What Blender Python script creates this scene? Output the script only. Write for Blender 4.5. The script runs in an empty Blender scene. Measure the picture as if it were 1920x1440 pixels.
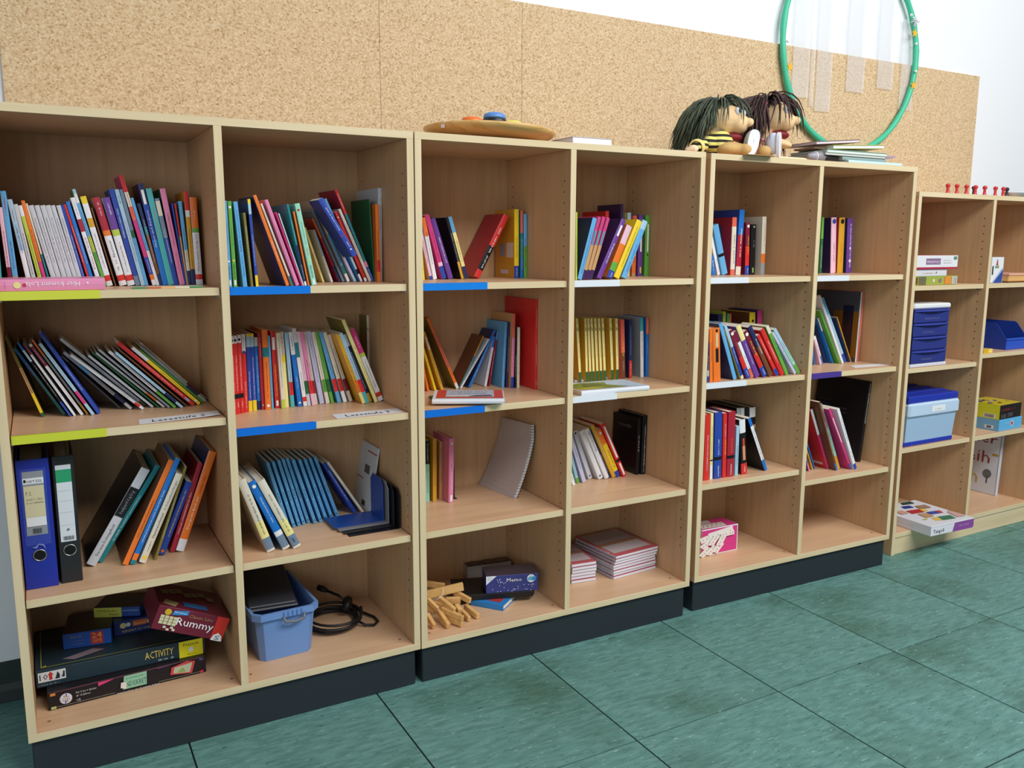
import bpy, bmesh, math, random
import numpy as np
from mathutils import Vector, Matrix

# ------------------------------------------------------------------ camera (solved from the photograph, 1920x1440)
CX, CY, CZ = 0.0923, -2.1680, 1.2782
YAW, PITCH, ROLL, FPX = -0.5098, -0.1612, 0.0036, 1596.3
_cy, _sy, _cp, _sp = math.cos(YAW), math.sin(YAW), math.cos(PITCH), math.sin(PITCH)
FWD = np.array([-_sy*_cp, _cy*_cp, _sp]); _r0 = np.array([_cy, _sy, 0.0]); _u0 = np.cross(_r0, FWD)
RGT = _r0*math.cos(ROLL) + _u0*math.sin(ROLL); UPV = -_r0*math.sin(ROLL) + _u0*math.cos(ROLL)
CAM = np.array([CX, CY, CZ])
scene = bpy.context.scene
C = scene.collection
cd = bpy.data.cameras.new('camera'); cam = bpy.data.objects.new('camera', cd); C.objects.link(cam)
cd.sensor_width = 36.0; cd.lens = FPX/1920*36.0; cd.clip_start = 0.05; cd.clip_end = 60
cam.matrix_world = Matrix(((RGT[0], UPV[0], -FWD[0], CX), (RGT[1], UPV[1], -FWD[1], CY), (RGT[2], UPV[2], -FWD[2], CZ), (0, 0, 0, 1)))
scene.camera = cam
# ------------------------------------------------------------------ world and lights
w = bpy.data.worlds.new('room_light'); scene.world = w; w.use_nodes = True
bg = w.node_tree.nodes['Background']; bg.inputs[0].default_value = (0.80, 0.88, 1.0, 1); bg.inputs[1].default_value = 0.12
def area(name, loc, aim, sx, sy, power, col):
    ld = bpy.data.lights.new(name, 'AREA'); ld.shape = 'RECTANGLE'; ld.size = sx; ld.size_y = sy; ld.energy = power; ld.color = col
    o = bpy.data.objects.new(name, ld); C.objects.link(o); o.location = loc
    o.rotation_euler = (Vector(aim)-Vector(loc)).to_track_quat('-Z', 'Y').to_euler(); return o
area('window_daylight', (-2.6, -4.6, 1.7), (1.9, 0, 0.4), 5.0, 1.8, 72, (0.86, 0.94, 1.0))
area('ceiling_lamp_row', (2.9, -3.0, 3.7), (2.4, 0, 0.7), 4.4, 1.2, 205, (1.0, 0.985, 0.96))
vs = scene.view_settings; vs.view_transform = 'Standard'; vs.look = 'None'; vs.gamma = 1; vs.use_curve_mapping = False; vs.exposure = 0.12

# ------------------------------------------------------------------ geometry of the place (metres); photo pixels only aim at these planes
UW, UH, ZB, TH, UD = 1.0, 1.5757, 0.1124, 0.019, 0.40
UNIT = {1: (0.0, 0.0, -0.0025), 2: (1.0029, -0.0044, -0.0143), 3: (2.0357, -0.0063, -0.0273), 4: (3.1423, 0.0291, 0.0001)}
H4, Z4 = 1.4928, 0.094
WALLY = 0.50
def ray(x, y): return FWD + RGT*((x-960)/FPX) - UPV*((y-720)/FPX)
def l2w(u, lx, ly, z):
    x0, y0, a = UNIT[u]; c, s = math.cos(a), math.sin(a)
    return (x0+lx*c-ly*s, y0+lx*s+ly*c, z)
def w2l(u, P):
    x0, y0, a = UNIT[u]; c, s = math.cos(a), math.sin(a); dx, dy = P[0]-x0, P[1]-y0
    return (dx*c+dy*s, -dx*s+dy*c, P[2])
def onplane(u, x, y, ly):           # pixel -> unit-local point on the plane ly metres behind the unit's front
    x0, y0, a = UNIT[u]; n = np.array([-math.sin(a), math.cos(a), 0]); o = np.array([x0, y0, 0])+n*ly
    d = ray(x, y); t = ((o-CAM)@n)/(d@n); return w2l(u, CAM+d*t)
def onz(u, x, y, z):                # pixel -> unit-local point on a horizontal plane (a shelf)
    d = ray(x, y); return w2l(u, CAM+d*((z-CZ)/d[2]))

# ------------------------------------------------------------------ materials
def lin(h):
    if isinstance(h, (tuple, list)): return tuple(h[:3])
    r = [int(h[i:i+2], 16)/255 for i in (0, 2, 4)]
    return tuple(v/12.92 if v <= .04045 else ((v+.055)/1.055)**2.4 for v in r)
_M = {}
def plain(h, rough=0.45, spec=0.4, **k):
    key = (h, rough, spec, tuple(sorted(k.items())))
    if key in _M: return _M[key]
    m = bpy.data.materials.new('paint_'+str(h)); m.use_nodes = True
    b = m.node_tree.nodes['Principled BSDF']; c = lin(h)
    b.inputs['Base Color'].default_value = (*c, 1); b.inputs['Roughness'].default_value = rough
    b.inputs['Specular IOR Level'].default_value = spec
    for n, v in k.items(): b.inputs[n.replace('_', ' ')].default_value = v
    _M[key] = m; return m
def nodes(name):
    m = bpy.data.materials.new(name); m.use_nodes = True; t = m.node_tree
    return m, t.nodes, t.links, t.nodes['Principled BSDF']
def ramp(N, stops):
    r = N.new('ShaderNodeValToRGB'); e = r.color_ramp.elements
    while len(e) < len(stops): e.new(0.5)
    for el, (p, c) in zip(e, stops): el.position = p; el.color = (*lin(c), 1)
    return r
def wood_mat(name, dark, mid, light, rough, axis='z', grain=1.0):
    m, N, L, b = nodes(name)
    tc = N.new('ShaderNodeTexCoord'); mp = N.new('ShaderNodeMapping')
    sc = {'z': (26, 26, 1.1), 'x': (1.1, 26, 26)}[axis]; mp.inputs['Scale'].default_value = sc
    n = N.new('ShaderNodeTexNoise'); n.inputs['Scale'].default_value = 2.2*grain; n.inputs['Detail'].default_value = 5; n.inputs['Roughness'].default_value = .6
    r = ramp(N, [(.3, dark), (.5, mid), (.72, light)])
    L.new(tc.outputs['Object'], mp.inputs[0]); L.new(mp.outputs[0], n.inputs[0]); L.new(n.outputs[0], r.inputs[0]); L.new(r.outputs[0], b.inputs['Base Color'])
    b.inputs['Roughness'].default_value = rough; b.inputs['Specular IOR Level'].default_value = .35
    return m
M_PANEL = wood_mat('beech_panel', 'c09a70', 'c9a279', 'cfa981', .42)
M_SHELF = wood_mat('beech_shelf', 'd0a884', 'd8b28e', 'ddb994', .36, 'x')
M_EDGE = wood_mat('beech_edging', 'd2bf98', 'dac8a2', 'e0cfac', .40, 'x', .7)
M_EDGEV = wood_mat('beech_edging_upright', 'd2bf98', 'dac8a2', 'e0cfac', .40, 'z', .7)
M_PLINTH = plain('262d33', .5)
M_HOLE = plain('3a2416', .9)
M_STEEL = plain('b8b8b4', .3, .5, Metallic=1.0)
M_PAGE = plain('e9e2d0', .8, .1)
def floor_mat():
    m, N, L, b = nodes('green_lino'); tc = N.new('ShaderNodeTexCoord')
    oi = N.new('ShaderNodeObjectInfo'); add = N.new('ShaderNodeVectorMath'); add.operation = 'ADD'
    mul = N.new('ShaderNodeVectorMath'); mul.operation = 'SCALE'; mul.inputs['Scale'].default_value = 37.0
    cmb = N.new('ShaderNodeCombineXYZ'); L.new(oi.outputs['Random'], cmb.inputs[0]); L.new(oi.outputs['Random'], cmb.inputs[1])
    L.new(cmb.outputs[0], mul.inputs[0]); L.new(tc.outputs['Object'], add.inputs[0]); L.new(mul.outputs[0], add.inputs[1])
    def noise(scale, det, mx, my, rot):
        mp = N.new('ShaderNodeMapping'); mp.inputs['Scale'].default_value = (mx, my, 1); mp.inputs['Rotation'].default_value = (0, 0, rot)
        n = N.new('ShaderNodeTexNoise'); n.inputs['Scale'].default_value = scale; n.inputs['Detail'].default_value = det
        L.new(add.outputs[0], mp.inputs[0]); L.new(mp.outputs[0], n.inputs[0]); return n
    base = ramp(N, [(.30, '568078'), (.5, '62918a'), (.68, '6f9c96')]); L.new(noise(1, 7, 16, 70, .6).outputs[0], base.inputs[0])
    dirt = ramp(N, [(.50, 'ffffff'), (.80, 'b4b29c')]); L.new(noise(2.6, 5, 1, 1, 0).outputs[0], dirt.inputs[0])
    mx = N.new('ShaderNodeMix'); mx.data_type = 'RGBA'; mx.blend_type = 'MULTIPLY'; mx.inputs[0].default_value = 1
    L.new(base.outputs[0], mx.inputs[6]); L.new(dirt.outputs[0], mx.inputs[7])
    dk = ramp(N, [(.655, '000000'), (.70, 'ffffff')]); L.new(noise(1, 2, 34, 300, .95).outputs[0], dk.inputs[0])
    m2 = N.new('ShaderNodeMix'); m2.data_type = 'RGBA'; m2.inputs[7].default_value = (*lin('27423e'), 1); L.new(dk.outputs[0], m2.inputs[0]); L.new(mx.outputs[2], m2.inputs[6])
    lt = ramp(N, [(.67, '000000'), (.72, 'ffffff')]); L.new(noise(1, 2, 30, 260, .8).outputs[0], lt.inputs[0])
    m3 = N.new('ShaderNodeMix'); m3.data_type = 'RGBA'; m3.inputs[7].default_value = (*lin('a9c9c2'), 1); L.new(lt.outputs[0], m3.inputs[0]); L.new(m2.outputs[2], m3.inputs[6])
    L.new(m3.outputs[2], b.inputs['Base Color']); b.inputs['Roughness'].default_value = .5; b.inputs['Specular IOR Level'].default_value = .3
    return m
def cork_mat():
    m, N, L, b = nodes('cork'); tc = N.new('ShaderNodeTexCoord')
    def noise(s, d):
        n = N.new('ShaderNodeTexNoise'); n.inputs['Scale'].default_value = s; n.inputs['Detail'].default_value = d; n.inputs['Roughness'].default_value = .75; L.new(tc.outputs['Object'], n.inputs[0]); return n
    v = N.new('ShaderNodeTexVoronoi'); v.inputs['Scale'].default_value = 210; L.new(tc.outputs['Object'], v.inputs[0])
    sep = N.new('ShaderNodeSeparateColor'); L.new(v.outputs['Color'], sep.inputs[0])
    r = ramp(N, [(.0, 'b5966f'), (.18, 'cab08a'), (.6, 'd1b994'), (1, 'dec9a8')]); L.new(sep.outputs[0], r.inputs[0])
    r2 = ramp(N, [(.30, 'b89c78'), (.45, 'ffffff')]); L.new(noise(150, 3).outputs[0], r2.inputs[0])
    mx = N.new('ShaderNodeMix'); mx.data_type = 'RGBA'; mx.blend_type = 'MULTIPLY'; mx.inputs[0].default_value = .8
    L.new(r.outputs[0], mx.inputs[6]); L.new(r2.outputs[0], mx.inputs[7]); L.new(mx.outputs[2], b.inputs['Base Color'])
    bp = N.new('ShaderNodeBump'); bp.inputs['Strength'].default_value = .25; bp.inputs['Distance'].default_value = .002
    L.new(sep.outputs[1], bp.inputs['Height']); L.new(bp.outputs[0], b.inputs['Normal']); b.inputs['Roughness'].default_value = .9; b.inputs['Specular IOR Level'].default_value = .1
    return m
def wall_mat():
    m, N, L, b = nodes('wall_paint'); tc = N.new('ShaderNodeTexCoord'); n = N.new('ShaderNodeTexNoise'); n.inputs['Scale'].default_value = 60; n.inputs['Detail'].default_value = 4
    L.new(tc.outputs['Object'], n.inputs[0]); bp = N.new('ShaderNodeBump'); bp.inputs['Strength'].default_value = .12; bp.inputs['Distance'].default_value = .003
    L.new(n.outputs[0], bp.inputs['Height']); L.new(bp.outputs[0], b.inputs['Normal']); b.inputs['Base Color'].default_value = (*lin('e9edf2'), 1); b.inputs['Roughness'].default_value = .7
    return m

# ------------------------------------------------------------------ mesh helpers
class MB:
    def __init__(s): s.v = []; s.f = []; s.m = []; s.mats = []
    def mi(s, m):
        if m not in s.mats: s.mats.append(m)
        return s.mats.index(m)
    def add(s, vs, fs, m):
        o = len(s.v); k = s.mi(m); s.v += [tuple(map(float, p)) for p in vs]; s.f += [tuple(i+o for i in f) for f in fs]; s.m += [k]*len(fs); return s
    def box(s, x0, x1, y0, y1, z0, z1, m, T=None):
        vs = [(x, y, z) for z in (z0, z1) for y in (y0, y1) for x in (x0, x1)]
        if T is not None: vs = [T @ Vector(p) for p in vs]
        return s.add(vs, [(0, 2, 3, 1), (4, 5, 7, 6), (0, 1, 5, 4), (2, 6, 7, 3), (0, 4, 6, 2), (1, 3, 7, 5)], m)
    def bev(s, x0, x1, y0, y1, z0, z1, m, b=.002, T=None):     # box with chamfered edges
        bm = bmesh.new(); bmesh.ops.create_cube(bm, size=1)
        for v in bm.verts: v.co = Vector(((x0+x1)/2+v.co.x*(x1-x0), (y0+y1)/2+v.co.y*(y1-y0), (z0+z1)/2+v.co.z*(z1-z0)))
        bmesh.ops.bevel(bm, geom=list(bm.edges), offset=b, segments=1, affect='EDGES', profile=.5)
        return s.bm(bm, m, T)
    def bm(s, bm, m, T=None):
        bm.verts.index_update(); vs = [v.co.copy() for v in bm.verts]; fs = [tuple(v.index for v in f.verts) for f in bm.faces]; bm.free()
        if T is not None: vs = [T @ p for p in vs]
        return s.add(vs, fs, m)
    def quad(s, a, b, c, d, m): return s.add([a, b, c, d], [(0, 1, 2, 3)], m)
    def prism(s, poly, h0, h1, m, ax='y', T=None):             # poly in the two other axes
        n = len(poly)
        def P(p, h): return {'y': (p[0], h, p[1]), 'z': (p[0], p[1], h), 'x': (h, p[0], p[1])}[ax]
        vs = [P(p, h0) for p in poly]+[P(p, h1) for p in poly]
        if T is not None: vs = [T @ Vector(p) for p in vs]
        return s.add(vs, [tuple(range(n)), tuple(range(2*n-1, n-1, -1))]+[(i, i+n, (i+1) % n+n, (i+1) % n) for i in range(n)], m)
    def lathe(s, prof, m, n=20, T=None, cap=True):             # prof: (r, z)
        vs = []; fs = []
        for r, z in prof: vs += [(r*math.cos(2*math.pi*i/n), r*math.sin(2*math.pi*i/n), z) for i in range(n)]
        for j in range(len(prof)-1): fs += [(j*n+i, j*n+(i+1) % n, (j+1)*n+(i+1) % n, (j+1)*n+i) for i in range(n)]
        if cap: fs += [tuple(range(n-1, -1, -1)), tuple(range((len(prof)-1)*n, len(prof)*n))]
        if T is not None: vs = [T @ Vector(p) for p in vs]
        return s.add(vs, fs, m)
    def tube(s, pts, r, m, n=8, closed=False):
        P = [Vector(p) for p in pts]; k = len(P); vs = []; fs = []; up = None
        rr = r if isinstance(r, (list, tuple)) else [r]*k
        for i in range(k):
            t = (P[(i+1) % k]-P[i-1]) if closed else (P[min(i+1, k-1)]-P[max(i-1, 0)]); t.normalize()
            if up is None: up = t.orthogonal().normalized()
            up = (up-t*up.dot(t)); up = up.normalized() if up.length > 1e-6 else t.orthogonal().normalized(); sd = t.cross(up)
            vs += [P[i]+(up*math.cos(2*math.pi*j/n)+sd*math.sin(2*math.pi*j/n))*rr[i] for j in range(n)]
        for i in range(k if closed else k-1):
            a, b2 = i*n, ((i+1) % k)*n; fs += [(a+j, a+(j+1) % n, b2+(j+1) % n, b2+j) for j in range(n)]
        if not closed: fs += [tuple(range(n-1, -1, -1)), tuple(range((k-1)*n, k*n))]
        return s.add(vs, fs, m)
    def build(s, name, parent=None, smooth=False):
        me = bpy.data.meshes.new(name); me.from_pydata(s.v, [], s.f)
        for m in s.mats: me.materials.append(m)
        me.polygons.foreach_set('material_index', s.m)
        if smooth: me.polygons.foreach_set('use_smooth', [True]*len(s.f))
        me.update(); o = bpy.data.objects.new(name, me); C.objects.link(o)
        if parent is not None: o.parent = parent
        return o
def tag(o, label, cat, group=None):
    o['label'] = label; o['category'] = cat
    if group: o['group'] = group
    return o
def thing(name, label, cat, loc, rot=(0, 0, 0), group=None):
    o = bpy.data.objects.new(name, None); C.objects.link(o); o.empty_display_size = .05
    o.location = loc; o.rotation_euler = rot; return tag(o, label, cat, group)
def struct(o): o['kind'] = 'structure'; return o
_TX = {}
def glyphs(s):                          # outline of a word set in the built-in font, unit size
    if s in _TX: return _TX[s]
    cu = bpy.data.curves.new('t', 'FONT'); cu.body = s; cu.size = 1; cu.resolution_u = 1; cu.align_x = 'LEFT'
    ob = bpy.data.objects.new('t', cu); C.objects.link(ob)
    me = bpy.data.meshes.new_from_object(ob.evaluated_get(bpy.context.evaluated_depsgraph_get()))
    vs = [(v.co.x, v.co.y) for v in me.vertices]; fs = [tuple(p.vertices) for p in me.polygons]
    bpy.data.objects.remove(ob); bpy.data.curves.remove(cu); bpy.data.meshes.remove(me)
    if vs: x0 = min(v[0] for v in vs); vs = [(v[0]-x0, v[1]) for v in vs]
    _TX[s] = (vs, fs, max([v[0] for v in vs] or [.1])); return _TX[s]
def scribble(n, seed):                  # too small to read: bare strokes, no letters
    R = random.Random(seed); vs = []; fs = []; x = 0
    def q(a, b, c, d):
        k = len(vs); vs.extend([(a, b), (c, b), (c, d), (a, d)]); fs.append((k, k+1, k+2, k+3))
    while x < n:
        if R.random() < .16: x += .35; continue
        h = R.choice((.45, .45, .5, .7)); q(x, 0, x+.10, h)
        if R.random() < .8: y = R.choice((.0, .2, .36)); q(x+.10, y, x+.36, y+.09)
        if R.random() < .7: q(x+.30, 0, x+.40, .45)
        x += .55
    return vs, fs, max(x, .1)
def put_text(mb, s, org, U, V, size, col, length=None, width=1.0, seed=0, m=None):
    """s: a string, or a number of strokes for print too small to read. org/U/V: baseline start, along, up."""
    vs, fs, L = glyphs(s) if isinstance(s, str) else scribble(s, seed)
    k = size*width if length is None else length/L
    org, U, V = Vector(org), Vector(U), Vector(V)
    mb.add([org+U*(a*k)+V*(b*size) for a, b in vs], fs, m or plain(col, .5))

# ================================================================== the setting
mb = MB(); mb.box(-2.2, 6.5, -4.2, WALLY+.05, -.03, -.003, plain('16211f', .9)); FLOOR = struct(mb.build('floor'))
TS, TX0, TY0 = 0.5133, 0.3551, -0.026
mt = MB(); g = .0023; mt.box(g, TS-g, g, TS-g, -.0035, 0, floor_mat()); tile0 = None
for i in range(-4, 9):
    for j in range(-5, 2):
        x, y = TX0+i*TS, TY0+j*TS
        if y+TS > WALLY+.15 and j > 1: continue
        if tile0 is None: o = tile0 = mt.build('tile', FLOOR)
        else: o = tile0.copy(); C.objects.link(o); o.parent = FLOOR
        q = 2 if (i*7+j*3) % 3 == 0 else 0
        o.rotation_euler = (0, 0, q*math.pi/2); o.location = (x+(TS if q == 2 else 0), y+(TS if q == 2 else 0), 0)
mb = MB(); mb.box(-2.2, 6.5, WALLY, WALLY+.12, -.03, 3.2, wall_mat()); struct(mb.build('wall_back'))
mb = MB(); mb.prism([(WALLY, 0), (WALLY-.030, 0), (WALLY-.030, .004), (WALLY-.012, .026), (WALLY-.006, .045), (WALLY-.006, .105), (WALLY, .110)], -2.2, 6.5, plain('2c3836', .5), 'x'); struct(mb.build('baseboard_back'))
cork = thing('cork_board', 'long pale brown cork pinboard on the wall above the bookshelves', 'pinboard', (0, WALLY, 0))
mc = cork_mat(); xs = [.0615, 1.097, 1.612, 4.165]
for a, b_ in zip(xs, xs[1:]):
    mb = MB(); mb.bev(a+.0004, b_-.0004, -.012, -.0005, .30, 2.094, mc, .001); mb.build('cork_panel', cork)

# ================================================================== bookshelf units
SH = {1: 1.174, 2: .817, 3: .460}
COLS = {1: (1, .019, .4905), 2: (1, .5095, .981), 3: (2, .019, .4905), 4: (2, .5095, .981), 5: (3, .019, .4905), 6: (3, .5095, .981), 7: (4, .019, .4905), 8: (4, .5095, .981)}
ZS = {}                                 # top of each shelf: (column, number)
for c_ in range(1, 7):
    for k_ in (1, 2, 3): ZS[c_, k_] = SH[k_]
ZS[1, 2] = .850; ZS[6, 3] = .412
for c_ in (7, 8): ZS[c_, 1] = 1.124; ZS[c_, 2] = .788; ZS[c_, 3] = .453
ZS[8, 2] = .820
for c_ in range(1, 7): ZS[c_, 4] = ZB+TH
ZS[7, 4] = ZS[8, 4] = Z4
TAPE = {(1, 1): ('d0d545', -.01, .205), (1, 2): ('c8d23c', .0, .197), (2, 1): ('0f78dd', .0, .204), (2, 2): ('0e6fd8', .0, .207), (3, 1): ('1380e2', .0, .202), (3, 2): ('0f6fd6', .0, .193),
        (4, 1): ('dfe6ee', .0, .172), (4, 2): ('dfe6ee', .0, .172), (5, 1): ('dfe6ee', .0, .176), (5, 2): ('dfe6ee', .0, .188), (6, 1): ('dfe6ee', .0, .172), (6, 2): ('4b3a8c', .0, .166)}
ULAB = {1: 'beech bookshelf holding the ring binders, with yellow and blue shelf tapes', 2: 'beech bookshelf with blue and white shelf tapes and the spiral notebooks',
        3: 'beech bookshelf under the two hand puppets, with one purple shelf tape', 4: 'lower beech bookshelf without dark plinth, with game pawns standing on top'}
for u in (1, 2, 3, 4):
    x0, y0, a = UNIT[u]; low = u == 4; H = H4 if low else UH; zb = Z4-TH if low else ZB
    R_ = thing('bookshelf', ULAB[u], 'bookshelf', (x0, y0, 0), (0, 0, a), 'bookshelves along the wall')
    z0 = 0 if low else zb+TH
    for px in (0, UW-TH):
        mb = MB(); mb.bev(px, px+TH, .0012, UD+.008, z0, H-TH, M_PANEL, .0012); s = mb.build('side_panel', R_)
        mb = MB(); mb.bev(px, px+TH, -.0004, .0012, z0, H-TH, M_EDGEV, .0004); mb.build('edging', s)
    mb = MB(); mb.bev(.4905, .5095, .0012, UD, zb+TH, H-TH, M_PANEL, .0012); s = mb.build('divider', R_)
    mb = MB(); mb.bev(.4905, .5095, -.0004, .0012, zb+TH, H-TH, M_EDGEV, .0004); mb.build('edging', s)
    tx = 0 if low else .0; mb = MB(); mb.bev(0, UW, .0012, UD+.008, H-TH, H, M_SHELF, .0012); s = mb.build('top_board', R_)
    mb = MB(); mb.bev(0, UW, -.0006, .0012, H-TH, H, M_EDGE, .0004); mb.build('edging', s)
    bx0, bx1 = (TH, UW-TH) if low else (0, UW)
    mb = MB(); mb.bev(bx0, bx1, .0012, UD+.008, zb, zb+TH, M_SHELF, .0012); s = mb.build('bottom_board', R_)
    mb = MB(); mb.bev(bx0, bx1, -.0006, .0012, zb, zb+TH, M_EDGE, .0004); mb.build('edging', s)
    for hx in (.045, .475, .525, .955):
        mb = MB(); mb.lathe([(.0045, zb+TH+.00005), (.0042, zb+TH+.0002)], plain('8a6a48', .7), 10, Matrix.Translation((hx, .05, 0))); mb.build('screw_cap', s)
    mb = MB(); mb.box(TH*.5, UW-TH*.5, UD+.0005, UD+.007, zb+TH, H-TH, M_PANEL); mb.build('back_panel', R_)
    if low: mb = MB(); mb.bev(TH, UW-TH, .004, .022, 0, zb, M_EDGE, .001); mb.build('kick_board', R_)
    else: mb = MB(); mb.bev(.006, UW-.012, .012, UD-.01, 0, zb-.0005, M_PLINTH, .003); mb.build('plinth', R_)
    mb = MB()                                             # peg holes
    for px, sg in ((TH, 1), (.4905, -1), (.5095, 1), (UW-TH, -1)):
        z = zb+.14
        while z < H-.09:
            for py in (.034, .36):
                n = 8; vs = [(px+sg*.0004, py+.0027*math.cos(k*math.pi/4), z+.0027*math.sin(k*math.pi/4)) for k in range(n)]
                mb.add(vs, [tuple(range(n)) if sg > 0 else tuple(range(n-1, -1, -1))], M_HOLE)
            z += .032
    o = mb.build('peg_holes', R_); o['kind'] = 'stuff'
    for ci in (2*u-1, 2*u):
        _, xa, xb = COLS[ci]
        for k in (1, 2, 3):
            zt = ZS[ci, k]; g = .0022
            mb = MB(); mb.bev(xa+g, xb-g, .0118, UD-.004, zt-TH, zt, M_SHELF, .001); s = mb.build('shelf', R_)
            mb = MB(); mb.bev(xa+g, xb-g, .0105, .0118, zt-TH, zt, M_EDGE, .0004); mb.build('edging', s)
            for px, sg in ((xa, 1), (xb, -1)):
                mb = MB(); mb.box(min(px, px+sg*.008), max(px, px+sg*.008), .030, .038, zt-TH-.006, zt-TH, M_STEEL); mb.build('shelf_pin', s)
            if (ci, k) in TAPE:
                col, ta, tb = TAPE[ci, k]; ta = xa+g+.0006+max(ta, 0); tb = xa+tb; mt_ = plain(col, .3, .5)
                mb = MB(); mb.box(ta, tb, .0093, .0104, zt-TH-.0004, zt+.0006, mt_); mb.box(ta, tb-.006, .0104, .0165, zt+.0001, zt+.0006, mt_); mb.build('edge_tape', s)['label'] = 'coloured tape on the shelf edge'

# ================================================================== books
PAL = {'wht': ('e4e7ec', 'white'), 'pap': ('dcd6c6', 'cream'), 'lgy': ('c6cbd2', 'pale grey'), 'gry': ('9aa0a6', 'grey'), 'dgy': ('4b4e54', 'dark grey'), 'blk': ('15151a', 'black'),
 'red': ('d4322e', 'red'), 'drd': ('a8263a', 'crimson'), 'mar': ('7c1f3a', 'maroon'), 'org': ('e9792c', 'orange'), 'yel': ('efcf2e', 'yellow'), 'lyl': ('ece196', 'pale yellow'), 'gld': ('d3a030', 'golden'),
 'lim': ('b9cd4c', 'lime'), 'grn': ('63a845', 'green'), 'dgn': ('27673f', 'dark green'), 'mnt': ('98d4bc', 'mint'), 'tel': ('1f7f88', 'teal'), 'ltl': ('4fb2b6', 'turquoise'), 'sky': ('63a9dc', 'sky blue'),
 'lbl': ('a3c6dc', 'pale blue'), 'blu': ('2273c8', 'blue'), 'ryl': ('2b48a6', 'royal blue'), 'nvy': ('25305f', 'navy'), 'pur': ('6c4398', 'purple'), 'dpu': ('3b2858', 'dark purple'), 'lil': ('bfc0de', 'lilac'),
 'pnk': ('df86b0', 'pink'), 'lpk': ('e6bccf', 'pale pink'), 'mag': ('cf3d80', 'magenta'), 'brn': ('74492f', 'brown'), 'tan': ('c39a68', 'tan'), 'olv': ('7d7236', 'olive'), 'slt': ('70859b', 'slate blue'), 'cor': ('de6a55', 'coral')}
INK = {'k': '1c1c22', 'w': 'f0f0f0', 'r': 'b8262c', 'y': 'f2d23a', 'b': '2a4a9a', 'p': '8a5a8a', 'g': '6a7078', 'o': 'e07020', 's': '8fb4d8'}
LEFT_LABELS = {}
def pal(k): return PAL[k][0]
def lum(h): r, g, b = lin(h); return .3*r+.6*g+.1*b
def bands(s):
    out = []
    for p in s.split(','):
        k, _, f = p.partition(':'); out.append((k, float(f) if f else 1.0))
    return out
class BK: pass
ROWS = []
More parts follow.
